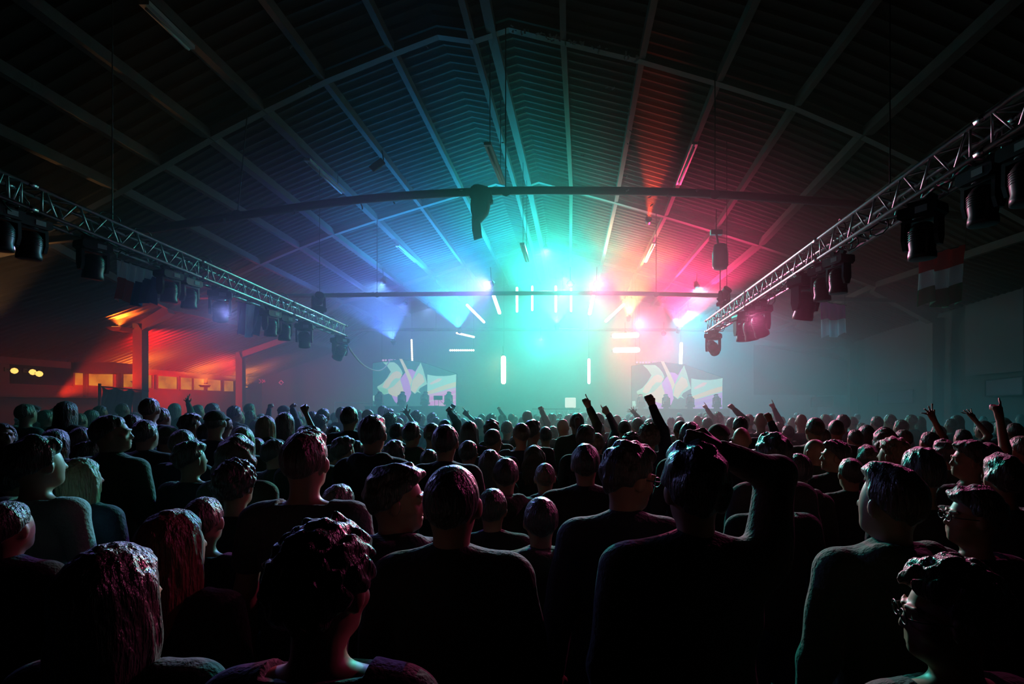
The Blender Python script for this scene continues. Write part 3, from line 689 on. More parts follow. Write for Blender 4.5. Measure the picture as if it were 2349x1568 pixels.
# ---------------------------------------------------------------- haze
hz = MB(); hz.box((-2, 20.0, 5.2), (37, 27.0, 10.2))
vm = bpy.data.materials.new('stage haze'); vm.use_nodes = True; nt = vm.node_tree
nt.nodes.remove(nt.nodes['Principled BSDF']); vs_ = nt.nodes.new('ShaderNodeVolumeScatter')
vs_.inputs['Color'].default_value = (1, 1, 1, 1); vs_.inputs['Density'].default_value = .030; vs_.inputs['Anisotropy'].default_value = .35
nt.links.new(vs_.outputs[0], nt.nodes['Material Output'].inputs['Volume'])
o = hz.build('stage_haze', vm); tag(o, 'thin coloured haze filling the hall from the middle to the stage', 'haze', kind='stuff')
# ---------------------------------------------------------------- stage lamps (in invented small cans, most added to tint haze and roof)
def can(loc, tgt, col, power, ang, label, blend=.6, r=.06, size=1):
    l = Vector(loc); t = thing('spot_can', label, 'stage light', loc, 'small spot cans over the stage')
    d = (Vector(tgt) - l).normalized(); rot = d.to_track_quat('-Z', 'Y').to_matrix()
    m_ = MB(); m_.lathe([(.05, .32), (.1, .28), (.12, .1), (.13, .02), (.115, .02), (.1, .1)], 14, l, rot); m_.build('can', M['black'], t, True)
    m_ = MB(); m_.tube(l + rot @ Vector((-.15, 0, .12)), l + rot @ Vector((.15, 0, .12)), .015); m_.tube(l + rot @ Vector((0, 0, .15)), l + Vector((0, 0, .6)), .015); m_.build('bracket', M['black'], t)
    return lamp('stage_lamp', 'SPOT', l, col, power, r, tgt, ang, blend, t)
TEAL = (.02, .85, .66); BLUE = (.01, .34, .8); ORG = (1, .38, .10); PINK = (1, .10, .42)
# unseen washes added to colour the wall behind the stage
can((-.3, 29.2, 8.6), (-.3, 33.5, 4.0), (.05, .78, .62), 8500, 130, 'added spot can over centre stage throwing teal light on the back wall')
can((6.0, 29.2, 6.9), (9.5, 33.5, 1.0), (.01, .40, .52), 8000, 120, 'added spot can over the right of the stage throwing blue green light')
can((-8.0, 29.2, 7.5), (-10.0, 33.5, 2.0), (.10, .18, .36), 4600, 130, 'added spot can over the left of the stage throwing dusky blue light')
can((3.4, 29.4, 7.6), (4.4, 33.5, 5.6), (1, .22, .10), 14000, 64, 'added spot can right of centre throwing orange pink light')
# added from above to brighten the stage haze and far rows
can((-.2, 26.6, 8.6), (-.6, 24.0, 1.2), (.03, .82, .62), 8500, 110, 'added spot can above the arc shining teal down over the stage')
can((6.2, 26.6, 6.8), (6.6, 21.0, 1.2), (.01, .46, .60), 8000, 78, 'added spot can right of the stage shining sea blue down into the haze')
can((-8.5, 26.6, 7.2), (-9.0, 21.0, 1.2), (.08, .14, .50), 2200, 80, 'added spot can left of the stage shining violet blue down into the haze')
can((4.9, 26.6, 7.3), (3.6, 25.0, 2.2), (1, .08, .28), 4500, 46, 'added spot can above the pink tubes shining down over the stage')
can((-1.0, 22.0, 8.6), (-1.0, 16.0, 1.0), (.05, .80, .66), 9000, 90, 'added spot can in front of the arc shining teal over the far rows')
can((5.5, 22.0, 7.0), (5.5, 17.0, 1.0), (.01, .42, .56), 6000, 80, 'added spot can at the front right shining sea blue over the far rows')
can((-8.0, 22.0, 7.2), (-8.5, 17.0, 1.0), (.08, .22, .50), 3500, 90, 'added spot can at the front left shining dusky blue over the far rows')
# added to light the roof; cones cut off at the nearest frame
can((-0.6, 25.6, 6.0), (-0.6, 20.68, 14.7), TEAL, 30000, 94, 'added spot can low in the centre shining teal into the roof', blend=.34)
can((-5.5, 25.6, 5.8), (-5.91, 19.74, 13.89), BLUE, 34000, 88, 'added spot can left of the arc shining blue into the roof', blend=.34)
can((5.5, 25.6, 5.8), (5.91, 19.67, 13.84), (1, .03, .16), 34000, 88, 'added spot can right of the arc shining magenta into the roof', blend=.34)
can((3.0, 25.6, 6.4), (3.39, 20.02, 14.69), ORG, 20000, 70, 'added spot can behind the thick tubes shining orange upwards', blend=.34)
can((-8.8, 25.6, 5.2), (-9.47, 19.21, 12.86), (.04, .12, .6), 12000, 84, 'added spot can far left of the stage shining deep blue into the roof', blend=.34)
can((2.9, 18.6, 8.7), (2.45, 13.4, 9.9), (1, .06, .015), 7000, 20, 'added spot can under the roof throwing red light on the sheet ribs', blend=.5)  # added to imitate laser light on the ribs
can((-.3, 25.5, 7.5), (-.6, 3, 1.5), (.08, .8, .70), 24000, 22, 'spot can over centre stage shining pale teal over the crowd', blend=.8)
can((3.4, 25.4, 6.0), (2.2, 3, 1.5), (1, .14, .34), 22000, 22, 'spot can between the orange tubes shining pink over the crowd', blend=.8)
can((.05, 18.3, 6.25), (-.6, 3, 1.4), (.12, .85, .72), 7000, 30, 'spot can on the second tie pipe shining pale teal over the crowd', blend=.8)
can((1.0, 18.3, 6.25), (1.8, 3, 1.4), (1, .12, .36), 8500, 32, 'spot can on the second tie pipe shining pink over the crowd', blend=.8)
can((-2.8, 18.3, 6.25), (-3.8, 3, 1.4), (.30, .18, 1), 10000, 32, 'spot can on the second tie pipe shining violet over the crowd', blend=.8)
can((-1.4, 25.4, 5.2), (-1.0, 9, 0), (.04, .50, .52), 6000, 60, 'added low spot can over the stage filling the middle rows with teal light', blend=1)  # added to veil the middle rows in lit haze
# spots added for coloured halos around the tubes, angled down
can((2.9, 26.4, 5.6), (2.6, 20, 1.5), (1, .28, .06), 5000, 70, 'added halo can behind the two thick horizontal tubes, orange', blend=1)
can((2.8, 26.4, 7.2), (2.4, 20, 2.0), (1, .34, .08), 4200, 70, 'added halo can behind the slanting orange tube', blend=1)
can((4.9, 26.4, 5.6), (5.0, 20, 1.0), (1, .06, .30), 1600, 60, 'added halo can right of the thick tubes, pink', blend=1)
can((-.6, 26.4, 7.6), (-.6, 20, 2.0), (.06, 1, .70), 2600, 84, 'added halo can in the middle of the arc, mint green', blend=1)
can((-3.4, 26.4, 4.4), (-3.4, 20, 1.0), (.9, .75, .2), 500, 80, 'added halo can behind the big yellowish upright tube', blend=1)
# fill spots added by the trusses for the front rows, not inside any head
lamp('front_fill', 'SPOT', (3.7, 6.2, 3.7), (1, .12, .42), 240, .08, (1.0, 1.7, 1.4), 56, .6)
lamp('front_fill', 'SPOT', (-6.6, 6.2, 3.8), (.34, .28, 1), 150, .08, (-2.6, 2.0, 1.2), 56, .6)
lamp('front_fill', 'SPOT', (3.3, 9.3, 3.5), (1, .16, .42), 420, .08, (1.8, 2.5, 1.5), 38, .6)
lamp('front_fill', 'SPOT', (-6.2, 9.3, 3.6), (.30, .36, 1), 420, .08, (-2.4, 2.5, 1.5), 42, .6)


# ================================================================ people
# Bodies are grown as smooth distance fields (limbs as tapered capsules, heads as blended ellipsoids) and meshed.
class Field:
    def __init__(s, lo, hi, h):
        s.h = h; s.lo = np.array(lo, float); s.n = np.ceil((np.array(hi) - s.lo) / h).astype(int) + 1
        s.ax = [s.lo[i] + h * np.arange(s.n[i]) for i in range(3)]
        s.d = np.full(s.n, .2, np.float32)
    def win(s, lo, hi):
        a = np.maximum(((np.array(lo) - s.lo) / s.h).astype(int) - 1, 0); b = np.minimum(((np.array(hi) - s.lo) / s.h).astype(int) + 2, s.n)
        if (b <= a).any(): return None, None
        sl = tuple(slice(a[i], b[i]) for i in range(3))
        return sl, (s.ax[0][sl[0]][:, None, None], s.ax[1][sl[1]][None, :, None], s.ax[2][sl[2]][None, None, :])
    def put(s, sl, v, k):
        a = s.d[sl]; v = v.astype(np.float32)
        if k <= 0: s.d[sl] = np.minimum(a, v); return
        hh = np.clip(.5 + .5 * (a - v) / k, 0, 1); s.d[sl] = a * (1 - hh) + v * hh - k * hh * (1 - hh)
    def cone(s, p0, p1, r0, r1, k=.03):
        p0 = np.array(p0, float); p1 = np.array(p1, float); m = max(r0, r1) + .06
        sl, X = s.win(np.minimum(p0, p1) - m, np.maximum(p0, p1) + m)
        if sl is None: return
        ba = p1 - p0; l2 = ba @ ba + 1e-9
        t = np.clip(((X[0] - p0[0]) * ba[0] + (X[1] - p0[1]) * ba[1] + (X[2] - p0[2]) * ba[2]) / l2, 0, 1)
        q = np.sqrt((X[0] - p0[0] - t * ba[0]) ** 2 + (X[1] - p0[1] - t * ba[1]) ** 2 + (X[2] - p0[2] - t * ba[2]) ** 2)
        s.put(sl, q - (r0 + (r1 - r0) * t), k)
    def ell_v(s, c, r, rot, X):
        c = np.array(c, float); D = [X[i] - c[i] for i in range(3)]
        if rot is not None:
            Q = np.array(rot).T; D = [Q[i][0] * D[0] + Q[i][1] * D[1] + Q[i][2] * D[2] for i in range(3)]
        k0 = np.sqrt((D[0] / r[0]) ** 2 + (D[1] / r[1]) ** 2 + (D[2] / r[2]) ** 2)
        k1 = np.sqrt((D[0] / r[0] ** 2) ** 2 + (D[1] / r[1] ** 2) ** 2 + (D[2] / r[2] ** 2) ** 2)
        return k0 * (k0 - 1) / np.maximum(k1, 1e-5)
    def ell(s, c, r, rot=None, k=.03, sub=False):
        c = np.array(c, float); m = max(r) + .06; sl, X = s.win(c - m, c + m)
        if sl is None: return
        v = s.ell_v(c, r, rot, X)
        if sub:
            a = s.d[sl]; hh = np.clip(.5 - .5 * (a + v) / k, 0, 1); s.d[sl] = (a * (1 - hh) - v * hh + k * hh * (1 - hh)).astype(np.float32)
        else: s.put(sl, v, k)
    def mesh(s, iso=0.0):
        V = s.d - iso; ins = V < 0; n = s.n
        c = [ins[(slice(a, n[0] - 1 + a)), (slice(b, n[1] - 1 + b)), (slice(e, n[2] - 1 + e))] for a in (0, 1) for b in (0, 1) for e in (0, 1)]
        cnt = sum(x.astype(np.int8) for x in c); act = (cnt > 0) & (cnt < 8); I = np.argwhere(act)
        if len(I) == 0: return np.zeros((0, 3)), np.zeros((0, 4), int)
        idm = np.full(act.shape, -1, np.int64); idm[tuple(I.T)] = np.arange(len(I))
        acc = np.zeros((len(I), 3)); num = np.zeros(len(I)); off = [(a, b, e) for a in (0, 1) for b in (0, 1) for e in (0, 1)]
        cv = np.stack([V[I[:, 0] + a, I[:, 1] + b, I[:, 2] + e] for a, b, e in off], 1)
        for i in range(8):
            for j in range(i + 1, 8):
                df = np.array(off[j]) - np.array(off[i])
                if abs(df).sum() != 1: continue
                a, b = cv[:, i], cv[:, j]; m = (a < 0) != (b < 0); t = np.where(m, a / np.where(m, a - b, 1), 0)
                acc += m[:, None] * (np.array(off[i])[None] + t[:, None] * df[None]); num += m
        vs = s.lo + s.h * (I + acc / num[:, None])
        F_ = []
        for ax in range(3):
            o1, o2 = [(1, 2), (2, 0), (0, 1)][ax]
            sl0 = [slice(1, n[i] - 1) for i in range(3)]; sl1 = list(sl0); sl0[ax] = slice(0, n[ax] - 1); sl1[ax] = slice(1, n[ax])
            A = ins[tuple(sl0)]; B = ins[tuple(sl1)]; E = np.argwhere(A != B)
            if len(E) == 0: continue
            st = np.array([1, 1, 1]); st[ax] = 0; E0 = E + st
            fl = A[tuple(E.T)]
            d1 = np.zeros(3, int); d1[o1] = 1; d2 = np.zeros(3, int); d2[o2] = 1
            q = [idm[tuple((E0 - a * d1 - b * d2).T)] for a, b in ((0, 0), (1, 0), (1, 1), (0, 1))]
            q = np.stack(q, 1); q = np.where(fl[:, None], q, q[:, ::-1]); F_.append(q)
        return vs, np.concatenate(F_)
def to_mesh(name, vs, fs, mats):
    me = bpy.data.meshes.new(name)
    me.vertices.add(len(vs)); me.vertices.foreach_set('co', np.asarray(vs, np.float32).ravel())
    me.loops.add(len(fs) * 4); me.loops.foreach_set('vertex_index', np.asarray(fs, np.int32).ravel())
    me.polygons.add(len(fs)); me.polygons.foreach_set('loop_start', np.arange(0, len(fs) * 4, 4, dtype=np.int32))
    me.polygons.foreach_set('use_smooth', np.ones(len(fs), bool))
    me.materials.append(mats); me.update(calc_edges=True); return me
SK = mat('skin', (.42, .22, .15), .5, 0, .12, 12, spec=.5)
CL = dict(
    black=mat('black cloth', (.020, .020, .022), .85, 0, .2, 8, .35, 60, sheen=.08),
    navy=mat('navy cloth', (.025, .03, .05), .85, 0, .2, 8, .35, 60, sheen=.08),
    grey=mat('grey cloth', (.06, .06, .065), .85, 0, .2, 8, .35, 60, sheen=.1),
    green=mat('olive cloth', (.05, .07, .045), .85, 0, .2, 8, .35, 60, sheen=.1),
    white=mat('pale cloth', (.42, .42, .42), .85, 0, .1, 8, .3, 60, sheen=.05),
    jeans=mat('denim', (.03, .04, .07), .85, 0, .2, 8, .3, 60), shoe=mat('shoe', (.02, .02, .02), .6))
HM = dict(
    dark=mat('dark hair', (.05, .038, .032), .34, 0, .4, 30, .8, 90, aniso=(1, 1, .25), sheen=.25, spec=.7),
    brown=mat('brown hair', (.11, .065, .042), .34, 0, .4, 30, .8, 90, aniso=(1, 1, .25), sheen=.25, spec=.7),
    blond=mat('fair hair', (.32, .22, .11), .45, 0, .3, 30, .8, 90, aniso=(1, 1, .2), sheen=.25, spec=.7),
    ginger=mat('reddish hair', (.22, .05, .02), .45, 0, .3, 30, .8, 90, aniso=(1, 1, .2), sheen=.25, spec=.7),
    grey=mat('grey hair', (.2, .19, .18), .5, 0, .3, 30, .8, 90, aniso=(1, 1, .3), sheen=.25, spec=.7))
def waves(X, seed, f, n=6):
    r = np.random.RandomState(seed); out = 0
    for i in range(n):
        d = r.normal(size=3); d /= np.linalg.norm(d); w = f * r.uniform(.7, 1.5)
        out = out + np.sin(w * (d[0] * X[0] + d[1] * X[1] + d[2] * X[2]) + r.uniform(0, 6.3))
    return out / n * 1.6
def rotm(rx=0, ry=0, rz=0):
    return np.array((Matrix.Rotation(R(rz), 3, 'Z') @ Matrix.Rotation(R(rx), 3, 'X') @ Matrix.Rotation(R(ry), 3, 'Y')))
def hand_prims(w, dirv, palm, kind, side):
    """w wrist, dirv forearm direction, palm normal; returns capsule list"""
    w = np.array(w, float); d = np.array(dirv, float); d /= np.linalg.norm(d); pn = np.array(palm, float); pn = pn - d * (pn @ d); pn /= np.linalg.norm(pn)
    s = np.cross(d, pn) * side          # towards the thumb
    out = [(w, w + d * .03, .027, .03, .015)]
    for i, u in enumerate((-.029, -.01, .01, .029)): out.append((w + d * .02 + s * u * .7, w + d * .085 + s * u, .017, .0155, .012))
    L = [.062, .074, .08, .072]
    for i, u in enumerate((-.030, -.010, .010, .030)):
        b = w + d * .088 + s * u; ext = kind == 'open' or (kind in ('point', 'phone0') and i == 3)
        if kind == 'open':
            sp = s * u * 1.6; a = b + d * L[i] * .5 + sp * .5 + pn * .004; e = b + d * L[i] + sp * 1.2 + pn * .014
            out += [(b, a, .0105, .0095, .006), (a, e, .0095, .008, .004)]
        elif ext:
            a = b + d * .045; e = b + d * .085 + pn * .004; out += [(b, a, .0105, .0095, .006), (a, e, .0095, .008, .004)]
        else:
            a = b + d * .022 + pn * .030; e = a - d * .030 + pn * .006; f = e - d * .008 - pn * .018
            out += [(b, a, .0125, .0115, .006), (a, e, .0115, .0105, .004), (e, f, .0105, .0095, .004)]
    tb = w + d * .025 + s * .026 + pn * .01
    if kind == 'open': out += [(tb, tb + s * .035 + d * .025 + pn * .01, .0145, .012, .01), (tb + s * .035 + d * .025 + pn * .01, tb + s * .055 + d * .055 + pn * .012, .012, .0095, .004)]
    else: out += [(tb, tb + s * .022 + d * .035 + pn * .022, .0145, .0125, .01), (tb + s * .022 + d * .035 + pn * .022, tb + s * .002 + d * .06 + pn * .045, .0125, .0105, .004)]
    return out
def ik(sh, hd, l1, l2, hint):
    sh = np.array(sh, float); hd = np.array(hd, float); v = hd - sh; D = np.linalg.norm(v)
    if D > (l1 + l2) * .995: hd = sh + v / D * (l1 + l2) * .995; v = hd - sh; D = np.linalg.norm(v)
    a = (l1 * l1 - l2 * l2 + D * D) / (2 * D); hh = math.sqrt(max(l1 * l1 - a * a, 1e-6)); u = v / D
    q = np.array(hint, float); q = q - u * (q @ u); q /= np.linalg.norm(q)
    return sh + u * a + q * hh, hd
def person_parts(h=.014, hair='short', hcol='dark', hyaw=0, hpitch=0, hroll=0, top='jacket', tcol='black', leg='jeans', Lh=None, Rh=None, Lk='relax', Rk='relax', Lhint=None, Rhint=None,
                 Lpalm=(0, 1, 0), Rpalm=(0, 1, 0), wide=1.0, face=False, seed=1, bare=False, collar=False, hood=False, hairz=0, lean=0, headshift=(0, 0, 0), puff=0):
    lo = [-.36, -.27, -.02]; hi = [.36, .3, 1.84]
    S = .185 * wide
    arms = []
    for side, hp, kd, hint, palm in ((-1, Lh, Lk, Lhint, Lpalm), (1, Rh, Rk, Rhint, Rpalm)):
        sh = np.array([side * S, -.005, 1.405 if hp is None or hp[2] < 1.4 else 1.435]); hd = hp if hp is not None else (side * .27, .06, .83)
        el, hd = ik(sh, hd, .29, .26, hint if hint is not None else (side * .6, -.8, -.2)); arms.append((side, sh, el, hd, kd if hp is not None else 'relax', palm, hp is not None))
        for q in (el, hd, hd + (hd - el) / np.linalg.norm(hd - el) * .2):
            for i in range(3): lo[i] = min(lo[i], q[i] - .1); hi[i] = max(hi[i], q[i] + .1)
    if hair in ('long', 'longwild', 'ponytail'): lo[1] -= .04
    HC = np.array([0, 0, 1.50]) ; Q = rotm(hpitch, hroll, hyaw); hs = np.array(headshift, float)
    def T(p): return HC + Q @ (np.array(p, float) - HC) + hs
    def torso(f, e, k=.05):
        f.ell((0, .0, 1.27), (.155 * wide + e, .105 + e, .19 + e), None, k); f.ell((0, .005, 1.07), (.135 * wide + e, .10 + e, .2 + e), None, k)
        f.ell((0, 0, .95), (.15 * wide + e, .115 + e, .13 + e), None, k); f.cone((-.15 * wide, 0, 1.40), (.15 * wide, 0, 1.40), .058 + e, .058 + e, k)
        f.cone((0, -.015, 1.455), (-.14 * wide, -.005, 1.41), .042 + e, .035 + e, k); f.cone((0, -.015, 1.455), (.14 * wide, -.005, 1.41), .042 + e, .035 + e, k)
    def armsf(f, e, k=.03, wr=1.0, hands=False):
        for side, sh, el, hd, kd, palm, on in arms:
            f.cone(sh, el, .052 + e, .041 + e, k); w2 = el + (hd - el) * wr
            f.cone(el, w2, .041 + e * .9, (.041 + (.027 - .041) * wr) + e * .7, .02)
            if hands:
                dv = (hd - el) / np.linalg.norm(hd - el)
                for a, b, r0, r1, kk in hand_prims(hd, dv, palm, 'fist' if kd in ('relax', 'phone') else kd, -side): f.cone(a, b, max(r0, h * .8), max(r1, h * .75), kk)
    def legs(f, e, k=.03):
        for s_ in (-1, 1):
            f.cone((s_ * .085, 0, .9), (s_ * .10, .015, .5), .085 + e, .056 + e, k); f.cone((s_ * .10, .015, .5), (s_ * .115, -.02, .1), .056 + e, .036 + e, k)
    def headf(f, e=0):
        f.ell(T((0, -.012, 1.652)), (.076 + e, .097 + e, .098 + e), Q, .03)
        f.ell(T((0, .03, 1.60)), (.058 + e, .066 + e, .082 + e), Q, .03)
    # body
    f = Field(lo, hi, h); torso(f, 0); armsf(f, 0, hands=True); legs(f, 0)
    for s_ in (-1, 1): f.cone((s_ * .115, -.03, .05), (s_ * .135, .13, .035), .042, .032, .03)
    f.cone((0, -.02, 1.40), T((0, -.012, 1.57)), .057, .054, .022); headf(f)
    f.ell(T((0, .058, 1.555)), (.038, .034, .026), Q, .025)
    for s_ in (-1, 1): f.ell(T((s_ * .079, -.002, 1.628)), (.011, .022, .034), Q @ rotm(0, 0, s_ * -18), .006)
    f.cone(T((0, .084, 1.655)), T((0, .1035, 1.618)), .008, .0115, .009)
    if face:
        for s_ in (-1, 1):
            f.ell(T((s_ * .034, .092, 1.650)), (.019, .013, .013), Q, .012, sub=True); f.ell(T((s_ * .033, .079, 1.649)), (.0125, .0125, .0125), Q, .003)
            f.cone(T((s_ * .012, .094, 1.668)), T((s_ * .052, .080, 1.670)), .008, .007, .008); f.ell(T((s_ * .011, .096, 1.612)), (.008, .008, .007), Q, .005)
            f.ell(T((s_ * .045, .058, 1.615)), (.02, .022, .02), Q, .02)
        f.cone(T((-.019, .091, 1.592)), T((.019, .091, 1.592)), .0085, .0085, .004); f.cone(T((-.015, .091, 1.577)), T((.015, .091, 1.577)), .0095, .0095, .004); f.ell(T((0, .10, 1.5845)), (.03, .012, .003), Q, .003, sub=True)
        f.ell(T((0, .080, 1.553)), (.02, .016, .014), Q, .012)
    out = dict(body=(f.mesh(), SK, None))
    # top
    if not bare:
        e = .016 if top == 'shirt' else .026
        e += puff
        g = Field(lo, hi, h); torso(g, e); armsf(g, e * .8, wr=.95 if top != 'tee' else .0)
        if top == 'tee':
            g = Field(lo, hi, h); torso(g, .014)
            for side, sh, el, hd, kd, palm, on in arms: g.cone(sh, sh + (el - sh) * .6, .066, .062, .03)
        X = (g.ax[0][:, None, None], g.ax[1][None, :, None], g.ax[2][None, None, :])
        g.d = g.d + (.006 * waves(X, seed + 5, 28)).astype(np.float32) * (1 + 0 * X[0])
        low = .84 if top != 'shirt' else .88
        cut = np.maximum(low - X[2], np.where(np.abs(X[0]) < .11, X[2] - (1.462 + .25 * np.maximum(-X[1] - .0, 0)), -1)) + 0 * X[0]
        if collar or top == 'jacket':
            for a in range(14):
                th = a / 13 * 2 * math.pi; x, y_ = .062 * math.cos(th), -.018 + .062 * math.sin(th); 
                th2 = (a + 1) / 13 * 2 * math.pi
                if math.sin(th) > .75: continue
                g.cone((x, y_, 1.475), (.066 * math.cos(th2), -.018 + .066 * math.sin(th2), 1.478), .018, .018, .012)
            cut = np.maximum(low - X[2], -1.0) + 0 * X[0]
        # keep armholes of raised arms from being cut by the hem height
        g.d = np.maximum(g.d, np.where((X[2] < low + .02) & (np.abs(X[0]) < .21), cut, np.where(X[2] > 1.3, cut, -1))).astype(np.float32)
        if hood:
            for a in range(9):
                th = R(200 + a * 17.5); p0 = (.10 * math.cos(th), -.03 + .085 * math.sin(th), 1.46 + .02 * math.sin(a)); g.ell(p0, (.05, .045, .045), None, .03)
            g.ell((0, -.125, 1.43), (.085, .05, .075), None, .03)
        out['jacket' if top == 'jacket' else ('shirt' if top == 'shirt' else 'tshirt')] = (g.mesh(), CL[tcol], None)
    # trousers, shoes (rows behind show none of it, so keep them light)
    g = Field([-.3, -.2, .04], [.3, .2, 1.0], max(h, .016)); legs(g, .016); g.ell((0, 0, .93), (.165 * wide, .13, .12), None, .04)
    g.d[:, :, -3:] = .2; out['trousers'] = (g.mesh(), CL[leg], None)
    g = Field([-.24, -.16, -.02], [.24, .24, .14], .014)
    for s_ in (-1, 1): g.cone((s_ * .115, -.04, .045), (s_ * .138, .15, .035), .05, .04, .02)
    z = g.ax[2][None, None, :] + 0 * g.d; g.d = np.maximum(g.d, -z).astype(np.float32); out['shoes'] = (g.mesh(), CL['shoe'], None)
    # hair
    if hair != 'bald':
        off = dict(short=.013, crop=.006, tousled=.022, curly=.034, long=.018, longwild=.028, bun=.014, ponytail=.013, cap=.004, quiff=.014, fade=.010)[hair]
        amp = dict(short=.004, crop=.002, tousled=.009, curly=.011, long=.004, longwild=.010, bun=.004, ponytail=.004, cap=.001, quiff=.006, fade=.004)[hair]
        frq = dict(curly=150, tousled=95, longwild=70).get(hair, 60)
        c = T((0, -.012, 1.652)); bl = c - .17; bh = c + .17; bl = bl - np.array([0, .05, 0])
        if hair in ('long', 'longwild'): bl[2] = 1.18; bl[:2] -= .03; bh[:2] += .03
        if hair == 'ponytail': bl[2] = 1.28; bl[:2] -= .12; bh[:2] += .12
        g = Field(bl, bh, h * .9); X = (g.ax[0][:, None, None], g.ax[1][None, :, None], g.ax[2][None, None, :])
        D = [X[i] - (HC + hs)[i] for i in range(3)]; Qt = Q.T
        Lx = [Qt[i][0] * D[0] + Qt[i][1] * D[1] + Qt[i][2] * D[2] + HC[i] for i in range(3)]
        cz = dict(curly=.012, tousled=.012, quiff=.01).get(hair, .004) + hairz
        g.put(tuple(slice(None) for _ in range(3)), g.ell_v(T((0, -.014, 1.655 + cz)), (.078 + off * .8, .099 + off * .9, .098 + off), Q, X), .0)
        if hair in ('quiff', 'tousled', 'fade'): g.ell(T((0, .034, 1.738)), (.060, .050, .034), Q, .03)
        mask = 1.572 + (Lx[1] + .095) * .86 - Lx[2] if hair not in ('fade', 'crop', 'cap') else 1.575 + (Lx[1] + .095) * .72 - Lx[2]
        if hair in ('long', 'longwild'):
            wv = .105 if hair == 'long' else .125
            g.ell(T((0, -.055, 1.52)), (wv, .062, .20), Q, .04); g.ell(T((0, -.075, 1.40)), (wv - .01, .045, .19), Q, .04)
            for s_ in (-1, 1): g.ell(T((s_ * .075, .0, 1.53)), (.034, .05, .16), Q, .03)
            mask = np.minimum(np.maximum(1.60 + (Lx[1] - .01) * 2.2 - Lx[2], -1), np.maximum(Lx[1] - .055, -1))
        d = g.d + np.clip(Lx[1] - .01, 0, .1) * .26 * np.clip((1.745 - Lx[2]) * 25, 0, 1) * (hair not in ('long', 'longwild', 'cap'))
        strand = waves(Lx, seed, frq) if hair in ('curly', 'tousled', 'longwild') else waves([Lx[0] * 3, Lx[1] * 3, Lx[2] * .5], seed, frq)
        d = np.maximum(d, mask * .75) - amp * strand; g.d = d.astype(np.float32)
        if hair == 'bun': g.ell(T((0, -.10, 1.745)), (.045, .045, .04), Q, .012)
        if hair == 'ponytail': g.ell(T((0, -.125, 1.69)), (.03, .035, .03), Q, .015); g.cone(T((0, -.135, 1.69)), T((0, -.15, 1.5)), .028, .022, .02); g.cone(T((0, -.15, 1.5)), T((0, -.13, 1.37)), .022, .008, .01)
        for i in range(3):
            for e_ in (0, -1):
                ix = [slice(None)] * 3; ix[i] = e_; g.d[tuple(ix)] = .05
        out['hair'] = (g.mesh(), HM[hcol], None)
        if hair == 'cap':
            g = Field(c - .19, c + .19, h * .8); X = (g.ax[0][:, None, None], g.ax[1][None, :, None], g.ax[2][None, None, :]); D = [X[i] - (HC + hs)[i] for i in range(3)]
            Lx = [Qt[i][0] * D[0] + Qt[i][1] * D[1] + Qt[i][2] * D[2] + HC[i] for i in range(3)]
            g.put(tuple(slice(None) for _ in range(3)), g.ell_v(T((0, -.012, 1.668)), (.092, .112, .098), Q, X), 0); g.d = np.maximum(g.d, 1.672 + (Lx[1]) * .05 - Lx[2]).astype(np.float32)
            br = (np.sqrt((Lx[0] / .082) ** 2 + ((Lx[1] - .085) / .10) ** 2) - 1) * .08; br = np.maximum(br, np.abs(Lx[2] - 1.682 + .18 * np.maximum(Lx[1] - .08, 0)) - .009)
            g.d = np.minimum(g.d, np.maximum(br, .03 - Lx[1])).astype(np.float32); out['cap'] = (g.mesh(), CL['green' if tcol != 'green' else 'black'], None)
    return out
PCACHE = {}
def person_obj(name='person', **kw):
    parts = person_parts(**kw); root = None
    for k in ['body'] + [q for q in parts if q != 'body']:
        (vs, fs), m_, _ = parts[k]; o = bpy.data.objects.new('person' if k == 'body' else k, to_mesh(k, vs, fs, m_)); C.objects.link(o)
        if k == 'body': root = o
        else: o.parent = root
    return root
# ---------------------------------------------------------------- the crowd, read from the photograph: head centre, head top, head width
STY = dict(s=('short', 'dark'), b=('short', 'brown'), c=('curly', 'dark'), t=('tousled', 'dark'), l=('long', 'dark'), f=('long', 'blond'), k=('crop', 'dark'), x=('bald', 'dark'),
           p=('ponytail', 'brown'), u=('bun', 'dark'), q=('quiff', 'dark'), a=('cap', 'dark'), g=('fade', 'brown'), w=('longwild', 'brown'), j=('long', 'ginger'), y=('short', 'grey'))
HW = dict(short=.182, curly=.222, tousled=.198, long=.205, crop=.170, bald=.158, ponytail=.182, bun=.184, quiff=.184, cap=.184, fade=.176, longwild=.235)
PHR = dict(s='short dark hair', b='short brown hair', c='curly hair', t='tousled hair', l='long dark hair', f='long fair hair', k='cropped hair', x='a bald head', p='a ponytail', u='a hair bun',
           q='a hair quiff', a='a cap', g='faded short hair', w='wild long hair', j='long reddish hair', y='grey hair')
